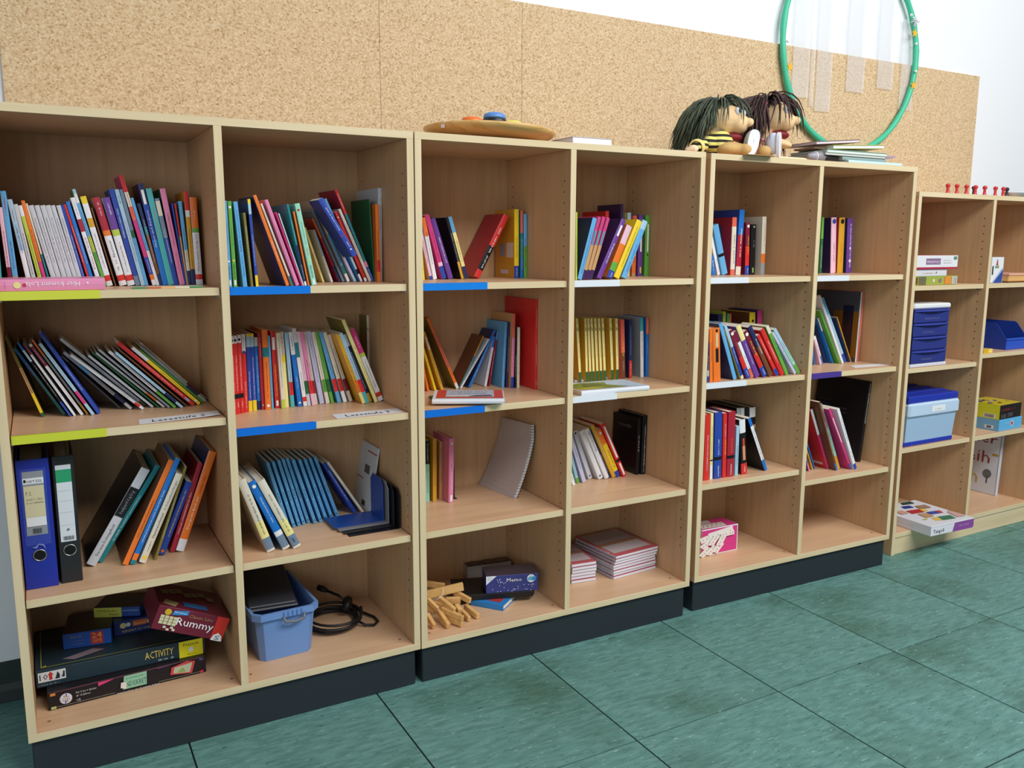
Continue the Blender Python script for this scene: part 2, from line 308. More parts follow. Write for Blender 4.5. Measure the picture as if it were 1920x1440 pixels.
def row(col, k, ox, oy, s, place, books, ly=None, dep=.15, group=None):
    """books: (x_low, y_low, x_top, y_top, w, bands, opts) in pixels of the crop (ox, oy, s) of the photograph:
    two points on the left edge of the spine and the spine's thickness."""
    u, xa, xb = COLS[col]; z = ZS[col, k]; out = []
    for bk in books:
        x1, y1, x2, y2, wd, bd = bk[:6]; o = dict(bk[6]) if len(bk) > 6 else {}
        fox, foy, fs = o.get('fr', (ox, oy, s))
        l_ = o.get('ly', ly); p1 = (fox+x1/fs, foy+y1/fs); p2 = (fox+x2/fs, foy+y2/fs)
        if l_ is None: l_ = min(max(onz(u, *p1, z)[1], .013), UD-.09)
        A = onplane(u, *p1, l_); Bp = onplane(u, *p2, l_)
        th = math.atan2(Bp[0]-A[0], Bp[2]-A[2]); ex, ey = p2[0]-p1[0], p2[1]-p1[1]; el = math.hypot(ex, ey)
        Q_ = onplane(u, p1[0]-ey/el*wd/fs, p1[1]+ex/el*wd/fs, l_); T = (Q_[0]-A[0])*math.cos(th)-(Q_[2]-A[2])*math.sin(th)
        q = BK(); q.col, q.k, q.u, q.z, q.ly, q.th, q.T, q.bd, q.o = col, k, u, z, l_, th, max(T, .0028), bands(bd), o
        q.dep = min(o.get('dep', dep), UD-.002-l_)
        q.xl = A[0]+(z-A[2])*math.tan(th) if not o.get('up') else A[0]         # left edge at shelf level
        q.zlift = max(0, A[2]-z) if o.get('up') else 0
        q.H = (Bp[2]-z-q.zlift)/math.cos(th) - (q.T*math.tan(th) if th > 0 else 0)
        q.place, q.grp, q.free = place, o.get('grp', group), o.get('up', False)
        out.append(q)
    main = [q for q in out if not q.free]
    def poly(q):
        c, s_ = math.cos(q.th), math.sin(q.th)
        if q.th <= 0: return [(q.xl+x*c+zz*s_, q.z-x*s_+zz*c) for x, zz in ((0, 0), (q.T, 0), (q.T, q.H), (0, q.H))]
        px = q.xl+q.T/c; return [(px+x*c+zz*s_, q.z-x*s_+zz*c) for x, zz in ((-q.T, 0), (0, 0), (0, q.H), (-q.T, q.H))]
    def span(P, zz):
        xs_ = []
        for i in range(4):
            (xa_, za), (xb_, zb_) = P[i], P[(i+1) % 4]
            if min(za, zb_)-1e-9 <= zz <= max(za, zb_)+1e-9:
                if abs(zb_-za) < 1e-9: xs_ += [xa_, xb_]
                else: xs_.append(xa_+(xb_-xa_)*(zz-za)/(zb_-za))
        return (min(xs_), max(xs_)) if xs_ else None
    for i, q in enumerate(main[:-1]):          # no thicker than the room its neighbour leaves
        n_ = next((r for r in main[i+1:] if r.ly < q.ly+q.dep and q.ly < r.ly+r.dep), None)
        if n_ is not None:
            gap = (n_.xl-q.xl)*math.cos(q.th)
            if gap < q.T and gap > .0035: q.T = max(gap-.0004, .0035)
    x_orig = [q.xl for q in main]; T0 = [q.T for q in main]
    for it in range(14):
        f = 1-.03*it
        for q, x, t in zip(main, x_orig, T0): q.xl, q.T = x, max(t*f, .0028)
        for i, q in enumerate(main):
            P = poly(q); lo = min(p[0] for p in P)
            if lo < xa+.0008: q.xl += xa+.0008-lo
            for r in main[:i]:
                if not (r.ly < q.ly+q.dep and q.ly < r.ly+r.dep): continue
                P, Q = poly(q), poly(r); need = 0
                for zz in [p[1] for p in P+Q]:
                    a_, b_ = span(P, zz), span(Q, zz)
                    if a_ and b_: need = max(need, b_[1]-a_[0])
                if need > 0: q.xl += need+.0004
        if not main: over = 0; break
        over = max(max(p[0] for p in poly(q)) for q in main)-(xb-.0008)
        drift = max(q.xl-x for q, x in zip(main, x_orig))
        if over <= 0 and drift < .012: break
    for i in range(len(main)-1, -1, -1):        # keep clear of the right-hand panel, pushing neighbours back
        q = main[i]; ov = max(p[0] for p in poly(q))-(xb-.0008)
        if ov > 0: q.xl -= ov
        for r in main[i+1:]:
            if not (r.ly < q.ly+q.dep and q.ly < r.ly+r.dep): continue
            P, Q = poly(q), poly(r); need = 0
            for zz in [p[1] for p in P+Q]:
                a_, b_ = span(P, zz), span(Q, zz)
                if a_ and b_: need = max(need, a_[1]-b_[0])
            if need > 0: q.xl -= need+.0003
    ROWS.append(out)
def adj(q):
    t = 'thin ' if q.T < .0075 else 'thick ' if q.T > .022 else ''
    return t
def describe(q):
    if 'd' in q.o: return q.o['d']
    b = q.bd; seg = []; p = 0
    for k_, f in b: seg.append((k_, f-p, p, f)); p = f
    main = max(seg, key=lambda s_: s_[1])[0]; nm = PAL[main][1]
    kind = 'hardback' if q.o.get('hard') or q.T > .02 else 'paperback'
    s_ = adj(q)+nm+' '+kind; ex = []
    if seg[0][0] != main: ex.append(PAL[seg[0][0]][1]+' foot')
    if len(seg) > 1 and seg[-1][0] != main: ex.append(PAL[seg[-1][0]][1]+' top')
    mid = [x for x in seg[1:-1] if x[0] != main]
    if mid and len(ex) < 2: ex.append(PAL[max(mid, key=lambda x: x[1])[0]][1]+' band')
    if ex: s_ += ' with '+' and '.join(ex[:2])
    return s_
def ink_for(k): return 'k' if lum(pal(k)) > .22 else 'w'
BN = [0]
def make_book(q, label):
    BN[0] += 1; R = random.Random(BN[0]*17); T, H, D = q.T, q.H, q.dep; pos = q.th > 0
    c = math.cos(q.th); base = (q.xl+T/c if pos else q.xl)
    rt = thing(q.o.get('name', 'book'), label, 'book', l2w(q.u, base, q.ly, q.z+q.zlift+.0003), (0, q.th, UNIT[q.u][2]), q.grp)
    xo = -T if pos else 0.0; hard = q.o.get('hard') or T > .02; t = .0022 if hard else .0009; rough = .32 if hard else .4
    t = min(t, T*.2); main = max(((f-(q.bd[i-1][1] if i else 0), k_) for i, (k_, f) in enumerate(q.bd)))[1]
    mb = MB(); p = 0; bulge = .0025 if T > .016 else .0008 if T > .007 else 0
    for k_, f in q.bd:
        m = plain(pal(k_), rough); z0, z1 = H*p, H*f; p = f
        if bulge:
            pr = [(0, t), (0, 0), (T*.2, -bulge*.7), (T*.5, -bulge), (T*.8, -bulge*.7), (T, 0), (T, t)]
            mb.prism([(xo+a, b) for a, b in pr], z0, z1, m, 'z')
        else: mb.box(xo, xo+T, 0, t, z0, z1, m)
    mcv = plain(pal(q.o.get('cv', main)), rough)
    mb.box(xo, xo+t, t, D, 0, H, mcv); mb.box(xo+T-t, xo+T, t, D, 0, H, plain(pal(q.o.get('cr', main)), rough)); mb.build('cover', rt)
    i_ = .003 if hard else .0004
    mb = MB(); mb.box(xo+t, xo+T-t, t, D-i_, i_, H-i_, M_PAGE); mb.build('pages', rt)
    tt = q.o.get('t')
    if tt is None:
        if T < .0045: tt = []
        else:
            a = R.uniform(.12, .3); tt = [(0, ink_for(main), a, min(a+R.uniform(.35, .6), .92), .42)]
    if tt:
        mb = MB(); yy = -bulge-.0003
        for j, (s_, ik, f0, f1, rel) in enumerate(tt):
            size = T*rel; L = H*(f1-f0); org = (xo+T*.5+size*.34, yy, H*f0)
            if isinstance(s_, int): put_text(mb, L/(size*.8)*1.0, org, (0, 0, 1), (-1, 0, 0), size, INK[ik], length=L, seed=BN[0]*7+j)
            elif s_ == '#':                          # a printed patch
                m2 = MB(); m2.quad((xo+T*(.5-rel/2), yy, H*f0), (xo+T*(.5+rel/2), yy, H*f0), (xo+T*(.5+rel/2), yy, H*f1), (xo+T*(.5-rel/2), yy, H*f1), plain(INK.get(ik, ik), .4)); m2.build('spine_patch', rt)
            elif s_ == 'o':
                m2 = MB(); r_ = T*rel/2; n = 14; m2.add([(xo+T*.5+r_*math.cos(2*math.pi*i/n), yy-.0001, H*f0+r_*math.sin(2*math.pi*i/n)) for i in range(n)], [tuple(range(n))], plain(INK.get(ik, ik), .4)); m2.build('spine_patch', rt)
            else: put_text(mb, s_, org, (0, 0, 1), (-1, 0, 0), size, INK[ik], length=L)
        if mb.f: mb.build('title', rt)
    if q.o.get('art'):                               # print on the left cover
        xl = xo-.0004
        for (y0, y1, z0, z1, col) in q.o['art']:
            mb = MB(); mb.quad((xl, D*y1, H*z0), (xl, D*y0, H*z0), (xl, D*y0, H*z1), (xl, D*y1, H*z1), plain(col, .45)); mb.build('cover_print', rt)
    return rt
def O(**k): return k
P11 = 'on the upper yellow-taped shelf'
FA, FB = (160, 320, 6.0), (0, 340, 6.547)
bb = O(fr=FB)
WS = O(fr=FB, grp='white series paperbacks', d='slim white series paperback in an even run', t=[(0, 'g', .3, .85, .4)])
row(1, 1, 160, 320, 6.0, P11, [
 (-5, 1210, -75, 330, 26, 'ltl', bb),
 (98, 1200, -25, 320, 50, 'wht:.1,mar:.26,lpk', bb), (158, 1200, 0, 120, 66, 'tan:.12,sky', O(fr=FB, t=[(0, 'b', .2, .5, .5), (0, 'r', .75, .95, .5)])),
 (303, 1200, 68, 225, 58, 'wht:.42,lbl', O(fr=FB, cv='blk', t=[(0, 'b', .38, .72, .62), (0, 'r', .76, .9, .4)])), (378, 1200, 150, 285, 50, 'lgy', bb), (462, 1200, 215, 300, 46, 'lim:.87,wht', bb),
 (520, 1195, 252, 240, 44, 'org:.1,mag:.3,org', bb), (585, 1195, 315, 275, 22, 'tel:.4,pap', bb)] +
 [(x, 1195, t_, 300, 58, 'lgy', WS) for x, t_ in ((627, 345), (695, 420), (765, 490), (832, 555), (900, 622), (955, 690))] + [
 (1005, 1180, 742, 295, 36, 'ryl', bb), (1062, 1180, 775, 285, 28, 'red', bb),
 (40, 1200, -227, 353, 40, 'blu', O()), (112, 1190, -170, 308, 46, 'red:.09,wht:.62,drd:.76,wht', O(t=[('Fohlen ist krank', 'r', .2, .56, .6), (0, 'g', .8, .95, .4)])),
 (178, 1230, -158, 212, 42, 'grn:.36,lim:.52,sky:.86,wht:.95,lbl', O()), (240, 1300, -66, 294, 62, 'wht:.055,red:.12,wht:.66,gld:.76,wht:.92,yel', O(t=[(0, 'p', .2, .6, .45)])),
 (335, 1300, 62, 420, 16, 'brn', O()), (390, 1305, 75, 310, 80, 'wht:.055,red:.12,wht:.57,org:.63,drd', O(cv='tan', t=[('Abenteuer', 'k', .32, .52, .5), (0, 'k', .17, .3, .45), (0, 'w', .8, .95, .4)])),
 (480, 1300, 190, 310, 80, 'wht:.055,red:.12,wht:.57,lim:.64,pur', O(t=[(0, 'g', .16, .5, .4), (0, 'w', .8, .95, .4)])), (566, 1290, 265, 210, 50, 'slt:.1,ryl', O(t=[(0, 'w', .5, .8, .5)])),
 (624, 1280, 328, 215, 48, 'lbl', O(t=[(0, 'r', .25, .68, .4), (0, 'k', .85, .95, .5)])), (674, 1290, 382, 215, 36, 'sky:.5,dgn:.58,slt', O()),
 (755, 1285, 378, 55, 46, 'wht:.05,org:.1,ryl:.26,mag:.6,cor:.72,pap:.85,red', O(d='tall thin magenta paperback with red top', t=[(0, 'w', .12, .24, .4), (0, 'r', .62, .97, .45)])),
 (800, 1280, 508, 310, 30, 'wht:.4,sky', O()), (812, 1270, 565, 370, 34, 'nvy:.14,brn:.62,tel:.72,nvy', O()),
 (872, 1280, 590, 150, 66, 'blu:.45,ryl:.8,nvy', O(cv='dpu', t=[('Hexen und Zauberei', 'w', .38, .74, .45), ('#', 'w', .8, .94, .5)])), (936, 1290, 678, 205, 62, 'ltl', O(t=[(0, 'o', .5, .82, .4)])),
 (1000, 1280, 780, 315, 48, 'ryl:.55,slt:.8,pap:.97,slt', O()), (1060, 1285, 835, 205, 74, 'pnk', O(cv='dgn', t=[(0, 'k', .4, .75, .4), (0, 'r', .12, .36, .3)])),
 (1122, 1280, 968, 370, 18, 'ryl', O()), (1140, 1280, 1000, 370, 18, 'tan:.6,red', O()),
 (1160, 1285, 1045, 345, 44, 'nvy:.17,pap:.42,sky', O()), (1200, 1285, 1105, 235, 46, 'nvy:.17,gld:.73,wht:.8,red', O()),
 (1248, 1285, 1170, 300, 76, 'wht:.06,red:.12,wht:.6,grn:.65,org', O(t=[('Pferde satteln, fertig, los!', 'k', .16, .58, .34), (0, 'w', .74, .85, .4)]))], ly=.19, dep=.155)

row(1, 2, 0, 580, 4.465, 'on the lower yellow-taped shelf', [
 (330, 905, 15, 240, 42, 'dgn:.05,yel:.3,tan:.62,olv', O(t=[(0, 'k', .3, .6, .4)])), (530, 890, 110, 335, 38, 'tel:.6,blu'), (585, 900, 140, 285, 42, 'ryl:.2,blk:.75,lbl:.9,blu', O(t=[(0, 'w', .28, .7, .4)])),
 (620, 895, 190, 300, 28, 'wht:.86,mar'), (680, 890, 240, 300, 42, 'wht:.7,mar:.97,wht', O(t=[(0, 'r', .08, .3, .4), (0, 'w', .74, .94, .4)])), (728, 885, 262, 262, 26, 'gld:.15,gry:.8,org'),
 (772, 890, 322, 295, 44, 'lbl:.16,mag:.34,lbl', O(t=[(0, 'b', .42, .9, .4)])), (818, 880, 322, 205, 48, 'ryl', O(t=[(0, 'w', .3, .6, .4), (0, 's', .8, .95, .4)])),
 (990, 835, 500, 400, 24, 'dgy:.9,gry'), (1090, 840, 525, 372, 40, 'lgy:.1,nvy:.26,gry:.64,sky:.78,gry'), (1155, 845, 545, 395, 36, 'wht:.05,red:.12,lgy', O(t=[(0, 'k', .2, .6, .5)])), (1190, 815, 480, 258, 36, 'olv:.07,wht', O(t=[(0, 'k', .5, .9, .5)])),
 (1275, 825, 735, 395, 44, 'lgy', O(t=[(0, 'g', .2, .8, .4)])), (1325, 825, 775, 375, 22, 'dgn'), (1370, 825, 800, 372, 40, 'wht:.12,org:.27,lgy'), (1415, 828, 820, 345, 30, 'gry'),
 (1462, 830, 905, 362, 36, 'grn:.3,lgy', O(t=[(0, 'r', .36, .85, .5)])), (1520, 830, 962, 372, 40, 'lbl:.1,nvy:.27,lbl'), (1560, 815, 1000, 350, 22, 'brn'),
 (1610, 810, 975, 292, 52, 'red', O(t=[('Beste Geschichten zum Lesenlernen', 'w', .16, .72, .38), ('#', 's', .06, .12, .5)])), (1680, 800, 1120, 332, 54, 'yel:.78,wht', O(t=[('o', 'w', .06, .1, .8), (0, 'k', .2, .6, .4)])),
 (1735, 785, 1205, 347, 26, 'grn'), (1765, 775, 1225, 318, 32, 'lgy:.12,nvy:.3,gry'), (1790, 752, 1245, 285, 24, 'pap:.1,mar:.3,pap')], dep=.16)

row(1, 3, 0, 800, 4.236, 'beside the ring binders', [
 (665, 1125, 1130, 310, 92, 'lgy', O(cv='blk', hard=1, dep=.24, d='thick grey and black jungle book hardback', t=[('Das neue Dschungelbuch', 'k', .1, .42, .42), ('#', 'k', .5, .8, .98), ('Rudyard Kipling', 'w', .53, .77, .5)])),
 (760, 1090, 1240, 300, 42, 'tel', O(dep=.22)), (965, 1110, 1340, 260, 46, 'org', O(cv='brn', dep=.22)), (1025, 1105, 1395, 250, 42, 'tel:.04,org:.1,blu', O(dep=.2)),
 (1095, 1095, 1400, 365, 56, 'pap', O(dep=.2, d='cream butterfly workshop hardback', hard=1, t=[('Naturwerkstatt', 'k', .28, .56, .5), ('Schmetterlinge', 'g', .59, .92, .5), ('#', 'y', .04, .08, .5), (0, 'k', .13, .24, .3)])),
 (1185, 1070, 1430, 320, 22, 'olv', O(dep=.18)), (1245, 1030, 1478, 430, 56, 'ryl', O(dep=.2, t=[(0, 'y', .25, .9, .32), ('o', 'o', .05, .1, .5)])), (1312, 1010, 1540, 290, 40, 'drd', O(dep=.2)),
 (1375, 1005, 1645, 190, 66, 'wht:.12,org', O(cv='nvy', dep=.24, d='tall orange hardback with white foot', hard=1, t=[('Das große Buch zur', 'w', .22, .55, .34), (0, 'r', .58, .76, .5)]))], dep=.2)

FD, FE = (420, 340, 6.856), (570, 320, 6.545)
de = lambda **k: dict(fr=FE, ly=k.pop('ly', .19), **k)
row(2, 1, 420, 340, 6.856, 'on the KNISTER shelf', [
 (48, 1365, -25, 250, 70, 'sky', O(d='bright blue KNISTER paperback', t=[('#', 'w', .02, .08, .5), ('KNISTER', 'k', .1, .25, .5), ('o', 'w', .3, .3, .6), (0, 's', .35, .42, .4), (0, 'b', .5, .75, .3)])),
 (126, 1365, 45, 255, 76, 'grn', O(d='lime green KNISTER paperback', t=[('#', 'w', .02, .08, .5), ('KNISTER', 'k', .1, .27, .5), ('o', 'y', .31, .31, .6), (0, 'g', .48, .7, .3), ('o', 'w', .93, .93, .7)])),
 (250, 1360, 120, 262, 84, 'sky', O(hard=1, d='thick sky blue PAPA hardback', t=[('PAPA', 'b', .42, .55, .55), (0, 'b', .12, .38, .4), (0, 'b', .57, .9, .3)])),
 (350, 1358, 245, 405, 48, 'olv'), (412, 1355, 302, 230, 56, 'yel:.13,ryl:.83,lbl:.95,yel', O(cv='nvy', t=[(0, 'w', .24, .6, .4)])),
 (800, 1345, 372, 185, 66, 'org', O(cv='nvy', dep=.17, t=[(0, 'w', .28, .5, .5)])), (872, 1340, 470, 290, 34, 'tel:.12,pap', O(t=[(0, 'r', .4, .7, .4), (0, 'k', .8, .93, .5)])),
 (930, 1345, 522, 245, 70, 'pnk', O(t=[(0, 'p', .2, .7, .3)])), (1000, 1340, 660, 400, 16, 'mag'), (1016, 1340, 697, 415, 22, 'lgy'),
 (1040, 1345, 805, 295, 40, 'wht:.05,nvy:.5,tel', O(t=[(0, 'w', .08, .26, .4), (0, 'w', .55, .8, .4)])), (1082, 1345, 887, 390, 30, 'org'),
 (1135, 1345, 908, 290, 98, 'mnt', O(cr='tan', dep=.13, d='thick mint green KNISTER paperback', t=[('#', 'w', .01, .07, .4), ('KNISTER', 'k', .1, .25, .45), ('o', 'y', .31, .31, .4), (0, 'o', .37, .47, .5), (0, 'k', .5, .78, .26), ('o', 'r', .92, .92, .5)])),
 (228, 1365, 0, 700, 36, 'lyl', de()), (330, 1360, 110, 730, 40, 'wht:.5,lbl', de()), (425, 1352, 95, 590, 44, 'nvy:.25,drd:.7,org', de(t=[(0, 'y', .45, .85, .4)])), (470, 1360, 85, 490, 46, 'slt', de(t=[(0, 'b', .55, .9, .5)])),
 (532, 1365, 112, 375, 52, 'wht:.1,tel:.2,sky:.6,pap', de()), (612, 1365, 230, 580, 46, 'lbl:.08,lil', de(t=[(0, 'b', .2, .7, .4)])),
 (690, 1350, 250, 350, 40, 'wht:.09,blk:.15,lbl:.5,sky', de()), (745, 1360, 372, 510, 50, 'wht:.05,red', de(t=[(0, 'k', .1, .25, .5), ('o', 'w', .92, .92, .5)])), (820, 1360, 442, 480, 50, 'pap', de(t=[(0, 'k', .3, .8, .3)])),
 (872, 1335, 428, 240, 48, 'ryl:.16,pnk:.22,tel:.74,red', de(cv='drd', t=[(0, 'w', .02, .14, .4), (0, 'w', .8, .96, .5)])),
 (885, 1370, 818, 350, 36, 'dgn', de(cv='dgn', t=[(0, 'r', .45, .6, .5), (0, 's', .6, .8, .4)])),
 (930, 1370, 900, 415, 66, 'org:.13,red:.28,org', de(cv='org', hard=1, ly=.17)), (1006, 1375, 1000, 215, 72, 'lgy', de(hard=1, cv='lgy', dep=.19, d='tall pale grey hardback against the side panel', t=[(0, 'k', .05, .12, .3), (0, 'k', .55, .9, .3)]))], ly=.025, dep=.16)
row(2, 1, 570, 320, 6.545, 'on the KNISTER shelf', [(952, 1300, 938, 62, 32, 'ryl', O(up=1, cv='nvy', ly=.335, dep=.06, d='tall navy blue board book behind the pale grey hardback', t=[])),
 (600, 1062, 172, 362, 60, 'ryl', O(up=1, ly=.095, dep=.09, d='royal blue paperback lying slanted across the leaning books', t=[('o', 'w', .12, .12, .3), (0, 'w', .16, .26, .4), ('#', 'r', .36, .37, .9), (0, 'w', .45, .85, .4)]))])

FF, FG = (425, 590, 7.2), (560, 570, 6.857)
g_ = lambda **k: dict(fr=FG, **k)
tig = O(grp='red tiger paperbacks', d='red paperback with white top and black belt band', t=[('o', 'k', .94, .94, .7), (0, 'w', .08, .16, .5), (0, 'w', .3, .75, .4)])
st = lambda a, b, c: f'{a}:.16,{b}:.34,{c}'
row(2, 2, 425, 590, 7.2, 'on the Lesestufe 3 shelf', [
 (95, 1355, 45, 290, 44, 'red:.2,blk:.26,red:.9,wht', tig), (137, 1345, 85, 285, 50, 'red:.2,blk:.26,red:.9,wht', tig), (192, 1335, 140, 275, 50, 'red:.2,blk:.26,red:.9,wht', tig),
 (245, 1320, 196, 265, 50, 'red:.77,wht', O(t=[('o', 'b', .77, .77, .9), (0, 'w', .05, .4, .4), (0, 'k', .82, .96, .4)])),
 (300, 1310, 258, 260, 50, 'yel:.14,ryl:.83,lbl:.97,yel', O(d='royal blue paperback with yellow foot, next to the red ones', t=[(0, 'w', .16, .52, .4)])), (358, 1300, 308, 258, 52, 'yel:.14,ryl:.83,lbl:.96,yel', O(d='royal blue paperback with yellow foot and longer title', t=[(0, 'w', .16, .7, .4)])),
 (420, 1285, 368, 310, 46, 'nvy:.12,blu:.88,pap'), (475, 1285, 418, 255, 42, 'drd', O(t=[(0, 'w', .7, .95, .4), ('o', 's', .06, .06, .5)])), (525, 1285, 470, 205, 78, 'org:.66,tel:.78,org', O(t=[(0, 'k', .15, .6, .3), ('o', 'w', .05, .05, .5)])),
 (610, 1275, 555, 285, 28, 'sky'), (660, 1265, 590, 225, 64, 'red', O(t=[('Die schönsten Tiergeschichten', 'y', .16, .57, .5), ('#', 'w', .03, .1, .5), ('#', 'w', .76, .92, .6)])),
 (737, 1270, 660, 250, 50, 'lim:.12,pap', O(t=[(0, 'k', .28, .95, .4)])), (792, 1255, 712, 240, 50, 'lyl:.6,yel:.7,pap', O(t=[(0, 'r', .7, .95, .5)])), (872, 1250, 780, 245, 48, 'ltl:.16,red:.34,lbl'),
 (955, 1245, 822, 240, 54, 'blu:.7,wht', O(t=[('o', 'w', .05, .05, .5), (0, 'w', .25, .4, .4), (0, 'k', .76, .95, .6)])), (1028, 1240, 872, 190, 48, 'wht:.06,red:.12,wht:.63,tel:.82,lgy', O(t=[(0, 'k', .2, .45, .4)])),
 (1082, 1235, 930, 235, 44, 'lgy:.16,dgn:.34,lpk'), (1135, 1230, 970, 240, 48, 'lpk:.16,red:.34,pnk'), (1190, 1215, 1028, 238, 42, 'pap:.15,drd:.33,pap'),
 (262, 1290, 82, 360, 56, 'lil', g_(t=[(0, 'b', .3, .9, .4)])), (345, 1285, 150, 368, 46, st('pap', 'grn', 'pap'), g_()), (402, 1280, 195, 365, 42, st('grn', 'dgn', 'grn'), g_()), (480, 1275, 235, 372, 46, st('sky', 'red', 'sky'), g_()),
 (552, 1270, 285, 375, 46, st('wht', 'red', 'pap'), g_(d='cream paperback with red band and white foot')), (632, 1260, 345, 405, 42, st('pap', 'mar', 'pap'), g_()), (775, 1290, 430, 405, 42, st('lyl', 'org', 'gld'), g_(cv='gld')),
 (828, 1285, 480, 390, 46, st('ltl', 'red', 'lbl'), g_(d='pale blue paperback with red band beside the golden one')), (905, 1265, 560, 405, 46, 'gld:.13,nvy:.83,wht', g_(t=[(0, 'w', .2, .75, .4)])), (978, 1270, 550, 215, 42, 'lyl', g_(cv='olv')),
 (1030, 1255, 655, 340, 64, 'wht:.06,red:.12,wht:.62,lim:.67,mag', g_(t=[(0, 'k', .18, .58, .42), (0, 'w', .75, .9, .4)]))], dep=.155)
row(2, 2, 560, 570, 6.857, 'on the Lesestufe 3 shelf', [(1000, 1130, 978, 145, 44, 'dgn:.22,pap', O(cv='olv', ly=.325, dep=.07, d='tall cream paperback marked 7 with green foot', t=[('7', 'k', .80, .855, .9), (0, 'k', .35, .72, .3)]))])

sf = lambda m, **k: dict(hard=1, dep=.2, **k)
pp = O(grp='blue PAPA paperbacks', d='sky blue PAPA paperback in a row of ten', t=[('PAPA', 'k', .40, .55, .55), (0, 'b', .12, .36, .4), (0, 'b', .6, .92, .3), ('o', 'b', .05, .05, .5)])
row(2, 3, 420, 800, 5.053, 'on the metal bookend shelf', [
 (412, 1195, 125, 520, 80, 'pap:.03,slt:.19,lyl:.42,pap', sf(1, d='white clothbound hardback with blank slate blue foot', t=[(0, 'k', .24, .8, .4)])), (522, 1178, 185, 545, 76, 'pap:.03,slt:.2,wht:.27,blu', sf(1, t=[(0, 'w', .4, .78, .3), ('o', 'w', .93, .93, .5)])),
 (636, 1165, 285, 535, 78, 'pap:.03,slt:.19,lyl:.42,pap', sf(1, d='white clothbound hardback marked 447', t=[('447', 'k', .08, .15, .5), (0, 'k', .24, .8, .4)]))], dep=.2)
row(2, 3, 420, 800, 5.053, 'on the metal bookend shelf', [(x, y, t_, ty, 46, 'sky', pp) for x, y, t_, ty in ((605, 968, 400, 345), (655, 958, 452, 338), (703, 946, 505, 326), (748, 932, 545, 312), (792, 918, 585, 305), (855, 922, 645, 320), (908, 908, 705, 322), (960, 890, 755, 312), (1012, 872, 802, 306), (1065, 855, 850, 296))] +
 [(1232, 825, 930, 355, 56, 'ryl', O(t=[(0, 'w', .25, .85, .4)])), (1315, 825, 975, 345, 34, 'pap'),
  (1370, 830, 1462, 208, 26, 'lgy', O(cv='lgy', dep=.16, d='white paperback leaning back with red arrows', t=[], art=[(.0, .55, .88, .9, 'b03038'), (.6, 1, .44, .455, 'b03038'), (.3, .6, .55, .68, '55555a'), (.3, .5, .06, .14, '333338')]))], ly=None, dep=.15)
row(3, 1, 770, 340, 6.194, 'near the slanting red hardback', [
 (142, 1140, 105, 700, 26, 'yel'), (200, 1135, 60, 480, 36, 'ryl:.06,lpk'), (262, 1130, 125, 425, 50, 'wht:.7,org'), (340, 1130, 137, 395, 58, 'ryl:.2,lpk:.26,mag', O(d='plum paperback with royal blue foot')),
 (435, 1125, 228, 440, 66, 'pur', O(d='plum purple paperback with flower print', hard=1)), (590, 1135, 405, 420, 32, 'gld:.28,blk', O(cv='blk', dep=.14)), (630, 1130, 437, 420, 46, 'nvy:.2,lyl:.75,sky'),
 (740, 1090, 1088, 370, 78, 'red:.12,blk:.5,red', O(cv='drd', hard=1, dep=.135, d='slanting thick red and black hardback', t=[(0, 'w', .14, .36, .55), (0, 'w', .4, .66, .5), (0, 'w', .7, .8, .5)])),
 (1205, 1120, 1205, 325, 58, 'ryl:.18,yel', O(cv='gld', hard=1, t=[(0, 'w', .03, .15, .4), (0, 'k', .3, .6, .3)], art=[(.05, .4, .3, .52, 'd8d2c0'), (.5, .75, .32, .5, '8fa0b8'), (.3, .7, .06, .12, 'd8d2d8')])),
 (1275, 1120, 1275, 340, 34, 'blu:.3,tel:.67,cor'), (1316, 1118, 1312, 380, 44, 'grn:.5,sky')], ly=.255, dep=.135)
row(3, 2, 770, 540, 5.539, 'near the big red hardback', [
 (165, 1020, 85, 640, 30, 'org'), (235, 1020, 100, 560, 36, 'yel', O(t=[(0, 'k', .1, .6, .4)])), (300, 1010, 125, 465, 46, 'gld', O(t=[('#', 'w', .7, .92, .5), (0, 'k', .1, .6, .4)])), (455, 1000, 165, 320, 46, 'wht:.08,org:.3,cor:.8,org', O(cv='olv', hard=1)),
 (505, 1000, 750, 475, 52, 'tel:.62,gld', O(cv='brn', t=[(0, 'w', .05, .5, .35), (0, 'k', .66, .92, .6)])), (530, 1000, 805, 520, 24, 'wht'), (595, 1005, 855, 425, 40, 'blu', O(d='royal blue paperback leaning on the white one', cv='nvy')),
 (748, 1005, 842, 500, 36, 'wht:.78,blu'), (812, 1005, 898, 450, 30, 'drd:.85,sky'), (895, 1040, 930, 355, 40, 'sky'), (950, 1040, 975, 355, 24, 'dpu'), (1000, 1045, 1020, 270, 46, 'ryl:.15,pnk:.68,cor', O(cv='tan')),
 (1066, 1040, 1075, 390, 26, 'blk'), (1105, 1038, 1112, 410, 40, 'pap', O(hard=1)), (1290, 1055, 1300, 120, 36, 'red', O(cv='red', hard=1, dep=.21, ly=.185, d='tall bright red hardback with grey oval on its cover', t=[(0, 'w', .05, .1, .4), (0, 'w', .28, .5, .35), (0, 'w', .7, .9, .3)]))], dep=.15)
row(3, 3, 770, 750, 5.539, 'beside the bent spiral pad', [
 (156, 1060, 152, 425, 64, 'mnt:.62,blk', O(t=[(0, 'k', .15, .55, .4), (0, 'w', .66, .95, .5)])), (232, 1058, 232, 405, 58, 'gld', O(d='orange yellow paperback with red lettering', t=[(0, 'r', .25, .68, .4)])), (298, 1035, 300, 435, 50, 'tan', O(t=[(0, 'k', .3, .9, .5)])),
 (358, 1075, 366, 405, 76, 'pnk', O(hard=1, t=[('o', 'w', .92, .92, .4), (0, 'w', .2, .55, .3), (0, 'b', .48, .6, .3), ('#', 'w', .02, .12, .4)]))], dep=.13)
